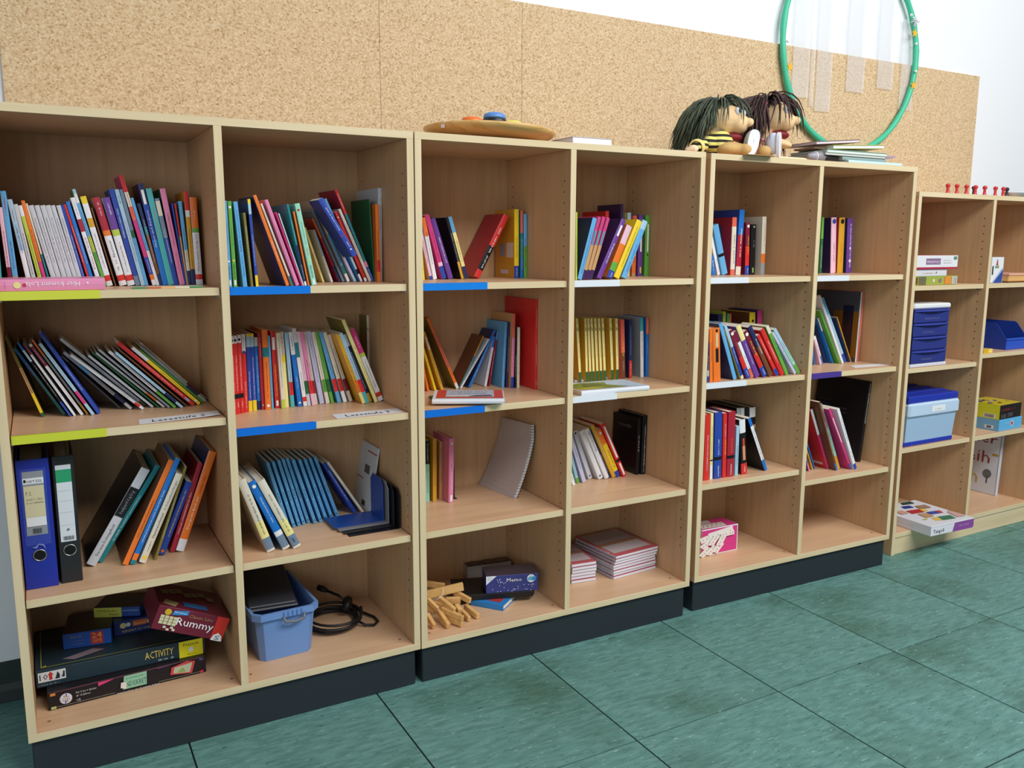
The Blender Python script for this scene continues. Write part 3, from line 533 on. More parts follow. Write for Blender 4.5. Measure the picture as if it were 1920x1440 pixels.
cm = O(grp='comic spine paperbacks', d='slanting paperback with tan comic strip spine', t=[('#', '4a9aa0', .55, .78, .6), ('#', 'c04a7a', .82, .97, .8)])
row(4, 1, 1050, 340, 6.545, 'among slanting white-taped-shelf paperbacks', [
 (192, 1200, 196, 380, 20, 'lim', O(d='pale green sliver of a paperback')), (215, 1195, 405, 440, 58, 'sky', O(cv='nvy', t=[(0, 'b', .1, .8, .4)])), (268, 1200, 468, 430, 38, 'dpu:.15,tan:.55,mag', cm), (312, 1200, 522, 430, 38, 'dpu:.15,tan:.55,mag', cm), (356, 1198, 576, 440, 38, 'dpu:.15,tan:.55,mag', cm),
 (445, 1195, 760, 455, 56, 'pur', O(cv='dpu', hard=1, t=[(0, 'w', .25, .6, .5), ('#', 'w', .72, .9, .4)])), (565, 1195, 822, 530, 70, 'ryl:.14,grn:.3,org:.65,lpk', O(t=[(0, 'w', .03, .12, .4)])), (650, 1195, 948, 465, 68, 'yel', O(d='pale yellow paperback slanting right', t=[(0, 'g', .2, .9, .3)])), (742, 1195, 1015, 470, 64, 'sky:.85,lbl', O(t=[(0, 'b', .1, .6, .3)]))], ly=.05, dep=.13)
row(4, 1, 1050, 340, 6.545, 'behind the slanting paperbacks', [
 (560, 1165, 560, 365, 52, 'red', O(dep=.14)), (735, 1165, 745, 280, 40, 'dpu', O(dep=.14, cv='dpu', hard=1, d='tall dark purple hardback')), (815, 1165, 832, 385, 52, 'lyl:.6,lbl', O()), (880, 1165, 900, 420, 60, 'tan:.05,org:.34,yel:.38,cor', O()), (952, 1165, 970, 412, 70, 'pur', O(d='violet paperback with white panel', t=[('#', 'w', .4, .92, .35), ('#', 'y', .05, .15, .3)])), (1032, 1165, 1052, 415, 72, 'grn', O(d='lime green hardback with white panel', hard=1, t=[('#', 'w', .4, .85, .3), ('o', 'k', .35, .35, .3)]))], ly=.255, dep=.135)
sv = O(grp='yellow number seven paperbacks', cv='gld', d='pale yellow paperback marked 7 with green foot', t=[('7', 'k', .79, .87, 1.0), (0, 'k', .38, .76, .35), (0, 'g', .91, .97, .4)])
row(4, 2, 1050, 550, 6.545, 'above the flat white picture book', [(x, 1060, t_, 310, w_, 'dgn:.16,lyl', sv) for x, t_, w_ in ((236, 195, 44), (320, 300, 40), (362, 336, 40), (404, 374, 42), (450, 420, 42), (495, 465, 42), (540, 510, 44), (632, 605, 46), (694, 680, 46))] + [
 (758, 1055, 745, 325, 72, 'brn:.44,cor', O(t=[('Zauber', 'y', .38, .64, .5), (0, 'w', .14, .3, .3)])), (850, 1045, 850, 320, 52, 'red:.3,nvy', O(t=[(0, 'w', .05, .25, .4), (0, 's', .4, .9, .4)])), (990, 1030, 985, 305, 60, 'wht:.78,ltl', O(cv='gry', d='white hardback with turquoise top', hard=1, t=[(0, 'r', .34, .56, .4), (0, 'k', .6, .75, .3)])), (1052, 1028, 1060, 295, 50, 'blu:.72,cor', O(t=[(0, 's', .4, .6, .4), (0, 'w', .75, .95, .4)]))], ly=.24, dep=.14)
row(4, 3, 1050, 730, 6.262, 'beside the black hardbacks', [
 (150, 1135, 20, 700, 38, 'wht:.3,mnt'), (200, 1105, 70, 600, 32, 'grn:.12,lbl'), (268, 1100, 95, 520, 46, 'lil'), (338, 1060, 150, 500, 50, 'lgy', O(d='pale grey paperback with black top', t=[('o', 'k', .95, .95, .5), ('o', 'b', .06, .06, .4)])), (432, 1065, 205, 500, 58, 'wht', O(d='wide plain white paperback', t=[('o', 'b', .06, .06, .4), (0, 'g', .9, .95, .4)])), (502, 1060, 260, 480, 54, 'wht', O(d='white paperback with black title lines', t=[(0, 'k', .55, .95, .5)])),
 (562, 1045, 325, 480, 28, 'nvy'), (600, 1045, 342, 440, 46, 'gld', O(t=[(0, 'w', .3, .9, .3)])), (660, 1035, 430, 490, 56, 'ryl:.12,yel:.7,org', O(t=[(0, 'k', .2, .6, .5), ('o', 'w', .93, .93, .5)])), (738, 1030, 480, 420, 52, 'red:.28,blk:.33,red', O(t=[('#', 'w', .36, .95, .4), ('#', 'w', .03, .25, .4)]))], dep=.145)
row(4, 3, 1050, 730, 6.262, 'leaning beside the red paperback', [
 (890, 1005, 915, 345, 50, 'blk', O(cv='blk', hard=1, d='black hardback with faint cover lettering', t=[(0, 'w', .4, .7, .4)], art=[(.25, .75, .80, .84, '4a4744'), (.3, .4, .84, .86, '4a4744')])), (948, 1000, 977, 310, 68, 'blk', O(cv='blk', hard=1, d='thicker black hardback against the side panel', t=[(0, 'w', .14, .85, .35), (0, 's', .03, .12, .4)]))], dep=.15)
row(5, 1, 1300, 360, 7.579, 'near the cream-spined red hardback', [
 (262, 1180, 235, 900, 50, 'blu'), (345, 1180, 235, 620, 36, 'wht', O(t=[(0, 'r', .06, .4, .5)])), (410, 1180, 275, 480, 80, 'sky:.36,blk:.42,sky', O(t=[])), (525, 1180, 558, 360, 60, 'cor:.1,pap:.84,cor', O(cv='drd', hard=1, art=[(.3, .75, .6, .86, '4a4652')])),
 (600, 1175, 662, 250, 68, 'pap:.13,drd:.62,blu', O(hard=1, cv='ryl')), (733, 1170, 750, 435, 55, 'ryl:.18,red:.55,mar', O(t=[(0, 'w', .03, .15, .4), (0, 'y', .4, .75, .5), ('o', 'w', .93, .93, .6)])), (802, 1160, 825, 460, 70, 'blk', O(t=[(0, 'g', .55, .7, .5), ('#', '8fbf6a', .04, .14, .25), ('o', '8fbf6a', .95, .95, .3)])), (955, 1165, 985, 350, 56, 'gry:.2,org:.36,pap', O(cv='pap', t=[(0, 'k', .5, .9, .2)]))], ly=.2, dep=.18)
row(5, 2, 1300, 550, 7.579, 'in the two-row shelf', [
 (196, 1268, 205, 700, 26, 'ryl:.15,lbl:.3,dpu'), (232, 1265, 228, 505, 42, 'org', O(t=[(0, 'k', .4, .75, .4)])), (290, 1260, 276, 500, 100, 'org', O(d='thick orange hardback with black label', hard=1, t=[('#', 'k', .36, .62, .4), ('#', 'pap' if 0 else 'd8b890', .65, .9, .35), ('o', 'k', .95, .95, .35)])),
 (560, 1235, 350, 440, 50, 'sky', O(cv='nvy', hard=1, t=[(0, 's', .2, .8, .4)])), (632, 1235, 400, 520, 14, 'olv'), (680, 1230, 430, 465, 40, 'pap:.06,ryl:.6,lbl'), (745, 1215, 490, 545, 60, 'ryl:.2,red:.45,mar', O(d='maroon paperback with royal blue foot and orange title', t=[(0, 'w', .04, .16, .4), (0, 'o', .45, .75, .6), ('o', 'w', .93, .93, .7)])), (812, 1205, 565, 560, 44, 'cor:.2,wht:.78,mar'),
 (885, 1205, 605, 480, 68, 'pur:.72,lyl', O(t=[(0, 'w', .25, .65, .3)])), (990, 1195, 705, 560, 66, 'ryl:.2,red:.5,mar', O(d='wider maroon paperback with royal blue foot', t=[(0, 'w', .04, .16, .4), (0, 'y', .45, .78, .6), ('o', 'w', .93, .93, .7)])), (1080, 1185, 775, 490, 60, 'brn:.6,nvy', O(t=[(0, 'w', .45, .75, .5)])),
 (1175, 1170, 905, 610, 46, 'ryl:.16,red', O(t=[(0, 'w', .4, .9, .4)])), (1245, 1170, 950, 530, 60, 'red', O(d='bright red paperback beside the green one')), (1312, 1160, 1030, 480, 46, 'grn:.85,pap', O(t=[(0, 'k', .35, .75, .4)])), (1415, 1140, 1105, 575, 36, 'lil', O()), (1480, 1140, 1140, 525, 44, 'grn:.2,mnt:.55,lbl', O(cv='gry'))], dep=.13, ly=.03)
row(5, 2, 1300, 550, 7.579, 'in the rear row above slanting books', [
 (330, 1150, 355, 300, 58, 'nvy', O(cv='nvy')), (405, 1150, 425, 262, 36, 'lim'), (455, 1150, 482, 290, 36, 'tel:.8,grn'), (500, 1150, 520, 290, 20, 'cor'), (780, 1150, 802, 275, 78, 'yel', O(hard=1, cv='brn', t=[('o', 'k', .85, .85, .4)])), (890, 1150, 915, 245, 66, 'pur:.7,mag', O(cv='dpu'))], ly=.22, dep=.16)
row(5, 3, 1290, 720, 7.579, 'among red belt-band books', [
 (222, 1300, 248, 440, 72, 'red', O(hard=1, d='thick scarlet hardback with white lettering', t=[(0, 'w', .15, .7, .3)])), (312, 1265, 326, 420, 36, 'wht:.22,lyl:.28,blk:.3,lyl'), (370, 1270, 385, 410, 100, 'ryl:.28,blk:.33,ryl', O(hard=1, d='thick violet blue hardback with black belt band', t=[(0, 'w', .03, .2, .3), (0, 'w', .36, .6, .3)])),
 (488, 1265, 503, 420, 52, 'red', O(d='slim scarlet paperback with orange lettering', t=[(0, 'y', .36, .6, .5), (0, 'w', .62, .85, .3)])), (552, 1245, 577, 400, 98, 'drd:.28,blk:.33,drd', O(hard=1, t=[(0, 'w', .03, .2, .3), (0, 'o', .36, .6, .4)])), (668, 1215, 690, 600, 42, 'lbl'), (735, 1215, 708, 520, 80, 'red:.2,blk:.76,wht', O(cv='blk', hard=1, t=[('#', 'd8946a', .26, .52, .45), ('#', 'd8482c', .52, .66, .3), (0, 'w', .04, .16, .3)])),
 (1072, 1175, 850, 500, 42, 'blu:.2,wht:.85,blu', O(cv='blk', d='black softcover with white and blue spine, tilted'))], ly=.055, dep=.12)
row(5, 3, 1290, 720, 7.579, 'behind the red belt-band books', [(690, 1150, 695, 345, 50, 'blk:.86,lgy', O(hard=1, d='black hardback with pale label at its top')), (745, 1150, 752, 345, 50, 'blk:.86,wht', O(hard=1, d='black hardback with white top patch')), (808, 1150, 815, 340, 46, 'blk:.6,ryl:.64,blk', O(hard=1, d='plain black hardback with speckled lettering')), (868, 1150, 878, 340, 80, 'blk:.6,tan:.68,blk:.82,wht', O(hard=1, d='black hardback with tall white top'))], ly=.19, dep=.18)
row(6, 1, 1500, 370, 8.0, 'in the row of four', [
 (288, 1125, 330, 300, 34, 'dgn:.62,grn', O(t=[(0, 'w', .1, .5, .4)])), (458, 1120, 472, 305, 74, 'lpk', O(cv='dpu', hard=1, d='pale pink and cream hardback with dark purple cover', t=[('o', 'b', .93, .93, .7), (0, 'p', .2, .55, .4)])), (556, 1132, 592, 305, 84, 'gld', O(cv='drd', hard=1, d='peach golden hardback with red cover', t=[('o', 'k', .93, .93, .6), (0, 'o', .2, .55, .4)])), (690, 1115, 716, 315, 84, 'pur', O(cv='nvy', cr='dpu', hard=1, t=[(0, 'w', .1, .9, .35), ('o', 'w', .22, .22, .4), ('o', 'w', .45, .45, .3)]))], ly=.22, dep=.16)
row(6, 2, 1500, 520, 7.578, 'on the purple-taped shelf', [
 (200, 1245, 165, 900, 18, 'blu'), (272, 1245, 175, 850, 42, 'lpk:.9,wht', O(t=[(0, 'k', .2, .7, .6)])), (312, 1240, 200, 840, 24, 'blu:.3,wht'), (372, 1220, 225, 680, 36, 'nvy'), (435, 1225, 222, 590, 44, 'blu:.72,wht', O(t=[('o', 'w', .3, .3, .4)])), (515, 1230, 232, 480, 54, 'grn', O(cv='grn')), (572, 1230, 240, 270, 40, 'wht', O(t=[(0, 'r', .5, .9, .4)])),
 (628, 1215, 305, 310, 60, 'ryl:.13,lbl:.75,sky', O(t=[(0, 'g', .2, .6, .4)])), (700, 1205, 505, 580, 14, 'nvy', O(t=[])), (718, 1200, 520, 570, 20, 'gld', O(cv='nvy')),
 (742, 1210, 832, 210, 34, 'lgy', O(cv='dgy', dep=.26, d='tall dark grey book with puppet silhouette cover', art=[(.0, .55, .06, .72, '8a5a1e'), (.12, .35, .1, .8, '1a2048'), (.14, .3, .42, .52, 'a02a30'), (.15, .3, .1, .3, '1a4a5a')])), (780, 1200, 868, 212, 30, 'cor:.08,lbl:.2,wht', O(dep=.24)), (812, 1195, 900, 208, 26, 'lil:.1,gld', O(dep=.24)), (850, 1190, 950, 200, 52, 'cor', O(dep=.22, cv='red', hard=1, t=[(0, 'w', .3, .95, .3)]))], dep=.15)
row(6, 3, 1490, 690, 6.857, 'beside the big black hardback', [
 (182, 1330, 110, 1000, 20, 'pnk:.3,pur'), (226, 1308, 130, 1000, 24, 'gld'), (254, 1302, 150, 950, 18, 'blu'), (418, 1300, 205, 545, 46, 'mag:.58,wht', O(cv='red', dep=.16, hard=1, art=[(.5, 1, .42, .5, '8a8a8e'), (.1, .4, .06, .1, 'd8d0d0')])), (478, 1330, 250, 450, 38, 'blu:.1,brn', O()), (552, 1305, 320, 480, 58, 'gld:.2,mnt:.65,gry', O(cv='gry')),
 (680, 1312, 395, 540, 64, 'ryl:.09,mag', O(t=[('#', 'w', .45, .85, .3), (0, 'w', .01, .08, .5)])), (752, 1312, 525, 540, 56, 'ryl:.09,wht', O(t=[(0, 'b', .48, .85, .5), (0, 'k', .2, .3, .4)]))], dep=.15)
row(6, 3, 1490, 690, 6.857, 'leaning beside the slanting pink paperback', [
 (800, 1275, 960, 170, 56, 'blk', O(cv='blk', hard=1, dep=.26, ly=.12, d='very large black hardback with white spine lettering', t=[(0, 'w', .48, .97, .45)], art=[(.35, .75, .55, .57, '33343a'), (.35, .75, .6, .62, '33343a'), (.7, .95, .68, .7, '33343a'), (.68, .88, .60, .65, '1a2c4a')]))])

# ---- build every book with a label of its own
seen = {}
allb = [q for r in ROWS for q in r]
def short(lbl):
    ws = lbl.split()
    return ' '.join(ws[:16])
for q in allb: q.lab = describe(q)+', '+q.place
cnt = {}
for q in allb: cnt.setdefault(q.lab, []).append(q)
for lab, qs in cnt.items():
    if len(qs) > 1 and not all(q.grp for q in qs):
        for q in qs:
            r = next(r for r in ROWS if q in r); i = r.index(q)
            nb = r[i+1] if i+1 < len(r) else r[i-1]; nm = PAL[max(((f-(nb.bd[j-1][1] if j else 0), k_) for j, (k_, f) in enumerate(nb.bd)))[1]][1]
            base = describe(q).split(' with ')[0] if len((describe(q)+q.place).split()) > 10 else describe(q)
            q.lab = base+' next to a '+nm+' one, '+q.place
cnt = {}
for q in allb: cnt.setdefault(q.lab, []).append(q)
for lab, qs in cnt.items():
    if len(qs) > 1 and not all(q.grp for q in qs):
        for q in qs: q.grp = 'alike '+PAL[q.bd[-1][0]][1]+' books '+q.place
for q in allb:
    if q.H > .03: make_book(q, short(q.lab))

# ================================================================== things on the shelves
EPS = .0006
def boxthing(name, label, cat, u, z, bl, br, d, h, group=None, wmin=None):
    """a box resting on height z; bl, br: photo pixels of the lower corners of its front face."""
    a = l2w(u, *onz(u, *bl, z)[:2], z); b = l2w(u, *onz(u, *br, z)[:2], z)
    A2, B2 = list(w2l(u, a)), list(w2l(u, b)); cm_ = (A2[0]+B2[0])/2
    xa, xb = next((x0, x1) for (uu, x0, x1) in COLS.values() if uu == u and x0-.03 < cm_ < x1+.03)
    w_ = math.hypot(B2[0]-A2[0], B2[1]-A2[1]); yl = math.atan2(B2[1]-A2[1], B2[0]-A2[0]); yl = max(-.5, min(.5, yl)); c, s = math.cos(yl), math.sin(yl)
    lo = A2[0]-max(0, d*s); A2[0] += max(0, xa+.003-lo); hi = A2[0]+w_*c+max(0, -d*s)
    if hi > xb-.003: A2[0] = max(A2[0]-(hi-xb+.003), xa+.003+max(0, d*s)); w_ = min(w_, (xb-.003-A2[0]-max(0, -d*s))/c)
    d = min(d, (UD-.004-A2[1]-max(0, w_*s))/c); boxthing.d = d; wp = l2w(u, A2[0], A2[1], z)
    rt = thing(name, label, cat, (wp[0], wp[1], z+.0004), (0, 0, yl+UNIT[u][2]), group); return rt, w_
def hpx(u, x, y0, y1, ly): return abs(onplane(u, x, y0, ly)[2]-onplane(u, x, y1, ly)[2])
class Face:                             # print on one face of a box of size (w, d, h)
    def __init__(s, rt, w, d, h, side):
        s.rt = rt; e = EPS
        s.o, s.U, s.V, s.W, s.H = {'F': ((0, -e, 0), (1, 0, 0), (0, 0, 1), w, h), 'T': ((0, 0, h+e), (1, 0, 0), (0, 1, 0), w, d), 'L': ((-e, d, 0), (0, -1, 0), (0, 0, 1), d, h)}[side]
        s.o, s.U, s.V = Vector(s.o), Vector(s.U), Vector(s.V); s.N = s.U.cross(s.V); s.k = 0
    def P(s, x, y): return s.o+s.U*(x*s.W)+s.V*(y*s.H)+s.N*(.0002*s.k)
    def rect(s, x0, x1, y0, y1, col, name='print'):
        s.k += 1; mb = MB(); mb.quad(s.P(x0, y0), s.P(x1, y0), s.P(x1, y1), s.P(x0, y1), plain(col, .4)); return mb.build(name, s.rt)
    def poly(s, pts, col, name='print'):
        s.k += 1; mb = MB(); mb.add([s.P(*p) for p in pts], [tuple(range(len(pts)))], plain(col, .4)); return mb.build(name, s.rt)
    def disc(s, x, y, r, col, name='print', n=18):     # r in metres
        s.k += 1; c = s.P(x, y); mb = MB(); mb.add([c+s.U*(r*math.cos(2*math.pi*i/n))+s.V*(r*math.sin(2*math.pi*i/n)) for i in range(n)], [tuple(range(n))], plain(col, .4)); return mb.build(name, s.rt)
    def text(s, t, x0, x1, y, size, col, rot=0.0, name='lettering', seed=1):   # size as a share of the face height
        s.k += 1; mb = MB(); sz = size*s.H; L = (x1-x0)*s.W; c, sn = math.cos(rot), math.sin(rot)
        put_text(mb, t if isinstance(t, str) else L/(sz*.8), s.P(x0, y), s.U*c+s.V*sn, s.V*c-s.U*sn, sz, col, length=L, seed=seed); return mb.build(name, s.rt)
def carton(rt, w, d, h, col, top=None, lid=.0, lidcol=None, side=None):
    mb = MB(); m = plain(col, .4); mb.bev(0, w, 0, d, 0, h*(1-lid) if lid else h, m, .0012); mb.build('box_body', rt)
    if lid: mb = MB(); mb.bev(-.0008, w+.0008, -.0008, d+.0008, h*(1-lid), h, plain(lidcol or col, .4), .0012); mb.build('box_lid', rt)
    if top: mb = MB(); mb.box(.001, w-.001, .001, d-.001, h, h+.0004, plain(top, .4)); mb.build('top_print', rt)
def flatbook(rt, w, d, h, cov, spine='F', page=None, t=.002):
    mb = MB(); m = plain(cov, .35); pg = plain(page, .8) if page else M_PAGE
    mb.bev(0, w, 0, d, 0, t, m, .0006); mb.bev(0, w, 0, d, h-t, h, m, .0006)
    if spine == 'F': mb.prism([(0, 0), (0, h), (-.001, h*.8), (-.0018, h*.5), (-.001, h*.2)], 0, w, m, 'x')
    elif spine == 'R': mb.box(w-t, w, 0, d, t, h-t, m)
    elif spine == 'L': mb.box(0, t, 0, d, t, h-t, m)
    mb.build('cover', rt); mb = MB(); i = .003
    mb.box(t if spine == 'L' else i, w-(t if spine == 'R' else i), (t*.2 if spine == 'F' else i), d-i, t, h-t, pg); mb.build('pages', rt)

# ---- shelf 1 of the first column: the pink book lying flat and two thin booklets
rt = thing('book', 'thick pink book lying flat, its white title upside down', 'book', l2w(1, .0225, .0195, ZS[1, 1]+.001), (0, 0, UNIT[1][2]))
w_, h_ = .214, .0255; flatbook(rt, w_, .135, h_, 'e58fb6')
F = Face(rt, w_, .135, h_, 'F'); F.o = Vector((0, -.0024, 0))
mb = MB(); put_text(mb, 'Hier kommt Lola!', (w_*.755, -.0026, h_*.76), (-1, 0, 0), (0, 0, -1), h_*.62, 'f6eef2', length=w_*.52); mb.build('title', rt)
F.disc(.175, .5, .0075, 'e8d890'); F.disc(.24, .5, .004, 'c8305a'); F.disc(.83, .62, .0022, 'f6f0f4'); mb = MB(); put_text(mb, .06/.004, (w_*.07, -.0027, h_*.2), (0, 0, 1), (-1, 0, 0), .004, 'b04a7a', length=h_*.6); mb.build('lettering', rt)
for i, (xa_, xb_, ly_, cols, lab) in enumerate(((.293, .452, .018, ('4a8a5a', 'c86a3a', 'e0b070', 'd8d2b8', '4a8a5a'), 'thin booklet with green and orange edge lying flat before the shelved books'), (.330, .446, .044, ('d8c890', 'e8a060', '6a8ab0', 'c8c0b0', 'b04a5a'), 'thin booklet with tan and blue edge lying behind the green-edged one'))):
    rt = thing('booklet', lab, 'booklet', l2w(1, xa_, ly_, ZS[1, 1]+.0004), (0, 0, UNIT[1][2])); L = xb_-xa_; n = len(cols)
    mb = MB()
    for j, c_ in enumerate(cols): mb.box(L*j/n, L*(j+1)/n, 0, .0012, 0, .0042, plain(c_, .4))
    mb.build('spine', rt); mb = MB(); mb.box(0, L, .0012, .022, .0005, .0038, M_PAGE); mb.build('pages', rt)
    mb = MB(); mb.box(0, L, .0012, .022, .0038, .0043, plain('d8d0c0', .4)); mb.build('cover', rt)

# ---- paper strips naming the reading levels
def strip(u, z, px, text, lab, lift):
    P = [onz(u, *p, z) for p in px]; W_ = [Vector(l2w(u, p[0], p[1], z+.0004)) for p in P]; o = W_[3]
    rt = thing('paper_strip', lab, 'paper', o); loc = [v-o for v in W_]
    U_ = (loc[2]-loc[3]); V_ = (loc[0]-loc[3]); n = 8; mb = MB(); vs = []
    for i in range(n+1):
        t = i/n; lf = lift*(t**2)
        for v in (0, 1): vs += [U_*t+V_*v+Vector((0, 0, lf)), U_*t+V_*v+Vector((0, 0, lf+.0004))]
    fs = []
    for i in range(n): a = i*4; b = a+4; fs += [(a+1, b+1, b+3, a+3), (a, a+2, b+2, b), (a, b, b+1, a+1), (a+2, a+3, b+3, b+2)]
    mb.add(vs, fs, plain('dfe2e8', .6)); mb.build('paper', rt)
    if text:
        mb = MB(); vs_, fs_, L = glyphs(text)
        mb.add([U_*(.16+.66*a/L)+V_*(.2+.62*b)+Vector((0, 0, .0009+lift*((.16+.66*a/L)**2))) for a, b in vs_], fs_, plain('1c1c22', .6)); mb.build('lettering', rt)
strip(1, ZS[1, 2], [(259.8, 787.2), (411, 774.2), (413, 780.5), (261, 796)], 'Lesestufe 2', 'white paper strip reading Lesestufe 2 on the lower yellow-taped shelf', .004)
strip(1, ZS[2, 2], [(621.8, 777.7), (744.5, 765.8), (757, 772.9), (631.7, 785.6)], 'Lesestufe 3', 'white paper strip reading Lesestufe 3 on a blue-taped shelf', .0)
strip(3, ZS[6, 2], [(1594, 686), (1655.7, 680.5), (1668, 685), (1603, 690)], None, 'blank-looking white paper strip on the purple-taped shelf', .0)

# ---- ring binders
def binder(lab, bl, br, col, h, d, lay):
    rt, w_ = boxthing('ring_binder', lab, 'binder', 1, ZS[1, 3], bl, br, d, h, 'ring binders'); rt.rotation_euler = (0, 0, UNIT[1][2])
    m = plain(col, .35); t = .003; mb = MB(); mb.bev(0, w_, 0, t, 0, h, m, .0012); mb.bev(0, t, t, d, 0, h, m, .0012); mb.bev(w_-t, w_, t, d, 0, h, m, .0012); mb.build('cover', rt)
    mb = MB(); mb.box(t+.004, w_-t-.012, .02, d-.02, .004, h-.02, M_PAGE); mb.build('papers', rt)
    F = Face(rt, w_, d, h, 'F'); lay(F, w_, h)
    cx_, cz_ = w_*.5, h*.26; r = .0135; n = 28
    mb = MB(); mb.tube([(cx_+r*math.cos(2*math.pi*i/n), -.0012, cz_+r*math.sin(2*math.pi*i/n)) for i in range(n)], .0014, M_STEEL, 8, True); mb.build('finger_ring', rt, True)
    F.k = 0; F.disc(.5, .26, r, '0c0c10', 'finger_hole'); return rt
def lay1(F, w_, h):
    F.rect(.10, .88, .34, .93, '3547a8', 'label_pocket'); F.rect(.17, .80, .42, .91, '8d949c', 'label_card'); F.rect(.17, .80, .815, .86, 'dfe3ea'); F.text('HETZEL', .30, .77, .825, .026, '1c1c22'); F.rect(.20, .27, .828, .85, '1c1c22')
    F.rect(.18, .79, .56, .80, 'cfc9a6', 'note'); F.text('P.S.', .24, .42, .73, .04, '6a685a'); F.text(0, .24, .74, .69, .025, '8a8874', seed=3); F.text(0, .24, .76, .665, .025, '8a8874', seed=4); F.rect(.19, .79, .49, .56, 'dfe3ea')
    for i in range(9): F.rect(.36+i*.03, .36+i*.03+(.018 if i % 3 else .01), .435, .475, '3a3d44', 'barcode')
    F.poly([(.28, .33), (.42, .318), (.5, .345), (.62, .335), (.70, .30), (.66, .345), (.5, .355), (.4, .335)], '7a86c8', 'tape_tear')
def lay2(F, w_, h):
    F.rect(.12, .84, .33, .93, 'd4dbe2', 'label_card'); F.rect(.12, .84, .795, .895, '2c9a6a'); F.rect(.12, .84, .805, .885, '2c9a6a')
    for y in (.46, .56, .65, .73): F.rect(.16, .80, y, y+.0015, 'aab4bc')
    F.disc(.5, .425, .003, '6a7078')
    for i in range(9): F.rect(.26+i*.055, .26+i*.055+(.035 if i % 3 else .02), .345, .375, '5a6068', 'barcode')
binder('blue ring binder with handwritten spine label', (47.2, 1108), (108.5, 1098.5), '2233a0', .318, .28, lay1)
binder('black ring binder with green and white spine label', (116.5, 1095), (156, 1088), '26282c', .318, .28, lay2)

# ---- board games under the binders
Zf = ZS[1, 4]
rt, w_ = boxthing('game_box', 'black party game box lying lowest in the game pile', 'game box', 1, Zf, (91.5, 1333.9), (387, 1259.8), .27, .047, 'board games'); h_ = .047; carton(rt, w_, boxthing.d, h_, '1b181c')
F = Face(rt, w_, .27, h_, 'F'); F.rect(.04, .97, .955, .975, 'a03a5a'); F.rect(.04, .40, .12, .135, 'b8b49a'); F.rect(.68, .97, .12, .135, 'b8b49a'); F.rect(.015, .045, .8, .95, 'e08a3a'); F.rect(.015, .045, .05, .2, 'b8c07a'); F.rect(.955, .98, .8, .95, '5a4a80'); F.rect(.955, .98, .05, .2, 'd0384a')
F.disc(.105, .5, .014, 'd8d4dc')
for i in range(6): F.poly([(.105+.0265*math.cos(i*1.047+a_)*.62, .5+.30*math.sin(i*1.047+a_)*.9) for a_ in (0, .26, .52)]+[(.105, .5)], ('c8453a', '3a5aa8', 'e0a03a')[i % 3])
F.rect(.075, .135, .43, .57, 'e4e2e8'); F.text('TMV', .082, .130, .44, .14, '2a2a60'); F.text('Für 2 bis 6 Spieler', .165, .29, .66, .15, 'd8d4d8'); F.text('ab 16 Jahren', .165, .25, .48, .15, 'd8d4d8'); F.text('CE', .165, .19, .22, .18, 'c8c4c8')
F.poly([(.45, .22), (.60, .22), (.605, .98), (.46, .98)], '8fbf9f'); F.text('INDISKRET', .465, .60, .34, .42, '2f5a58'); F.text(0, .47, .59, .78, .14, '5f8f80', seed=7); F.poly([(.435, .35), (.47, .22), (.475, .62), (.44, .66)], 'e2d8d0'); F.text('...damit Sie wissen, wie die anderen denken!', .40, .68, .03, .14, 'd8d4d8')
F.poly([(.755, .40), (.90, .22), (.925, .90), (.87, 1.0), (.765, .82)], 'c8484a'); F.poly([(.775, .45), (.885, .3), (.905, .85), (.785, .78)], 'b8bca0'); F.poly([(.80, .45), (.86, .38), (.84, .7)], '8fa860'); F.poly([(.30, .78), (.40, 1.0), (.30, 1.0)], 'd8407a'); F.poly([(.68, .95), (.77, 1.0), (.67, 1.0)], '6a3a80')
Z2 = Zf+.0475
rt, w_ = boxthing('game_box', 'large dark green charades game box with yellow corner label', 'game box', 1, Z2, (66.5, 1292.5), (383, 1224), .345, .045, 'board games'); h_ = .045; dA = boxthing.d; carton(rt, w_, dA, h_, '243640')
F = Face(rt, w_, dA, h_, 'F'); F.rect(.012, .165, .30, .88, 'dcdce0'); F.text('10', .02, .065, .42, .5, '15151a'); F.poly([(.072, .38), (.09, .38), (.09, .66), (.098, .66), (.081, .86), (.064, .66), (.072, .66)], 'c8352e'); F.poly([(.105, .38), (.13, .38), (.132, .6), (.12, .8), (.112, .55)], '2a2a30'); F.poly([(.14, .45), (.158, .4), (.16, .75), (.152, .78), (.148, .55)], '2a2a30'); F.text(0, .015, .13, .12, .13, 'a8b4ba', seed=9)
F.text('ACTIVITY', .625, .80, .36, .62, 'e8c868'); F.text(0, .705, .80, .12, .2, 'd0d8dc', seed=10)
F.rect(.835, .985, .0, 1.0, 'efe01e', 'corner_label'); F.text('Platnik', .862, .962, .70, .22, '2a2418'); F.disc(.91, .44, .0065, 'e4e6ea'); F.text(0, .885, .945, .12, .1, '6a6420', seed=11)
F = Face(rt, w_, dA, h_, 'T')
for a_ in ((.03, .97, .05, .058), (.03, .035, .05, .93), (.965, .97, .05, .93)): F.rect(*a_, 'a8a838')
F.poly([(.15, .16), (.22, .10), (.40, .20), (.33, .27)], '8a7a80'); F.poly([(.03, .05), (.06, .05), (.06, .09), (.045, .075)], 'a8a838')
Z3 = Z2+.0455
rt, w_ = boxthing('game_box', 'small blue number card game box on the dark green one', 'game box', 1, Z3, (118.9, 1219), (210, 1205.5), .13, .042, 'board games'); h_ = .042; carton(rt, w_, boxthing.d, h_, '2352a8', '3a2a2c')
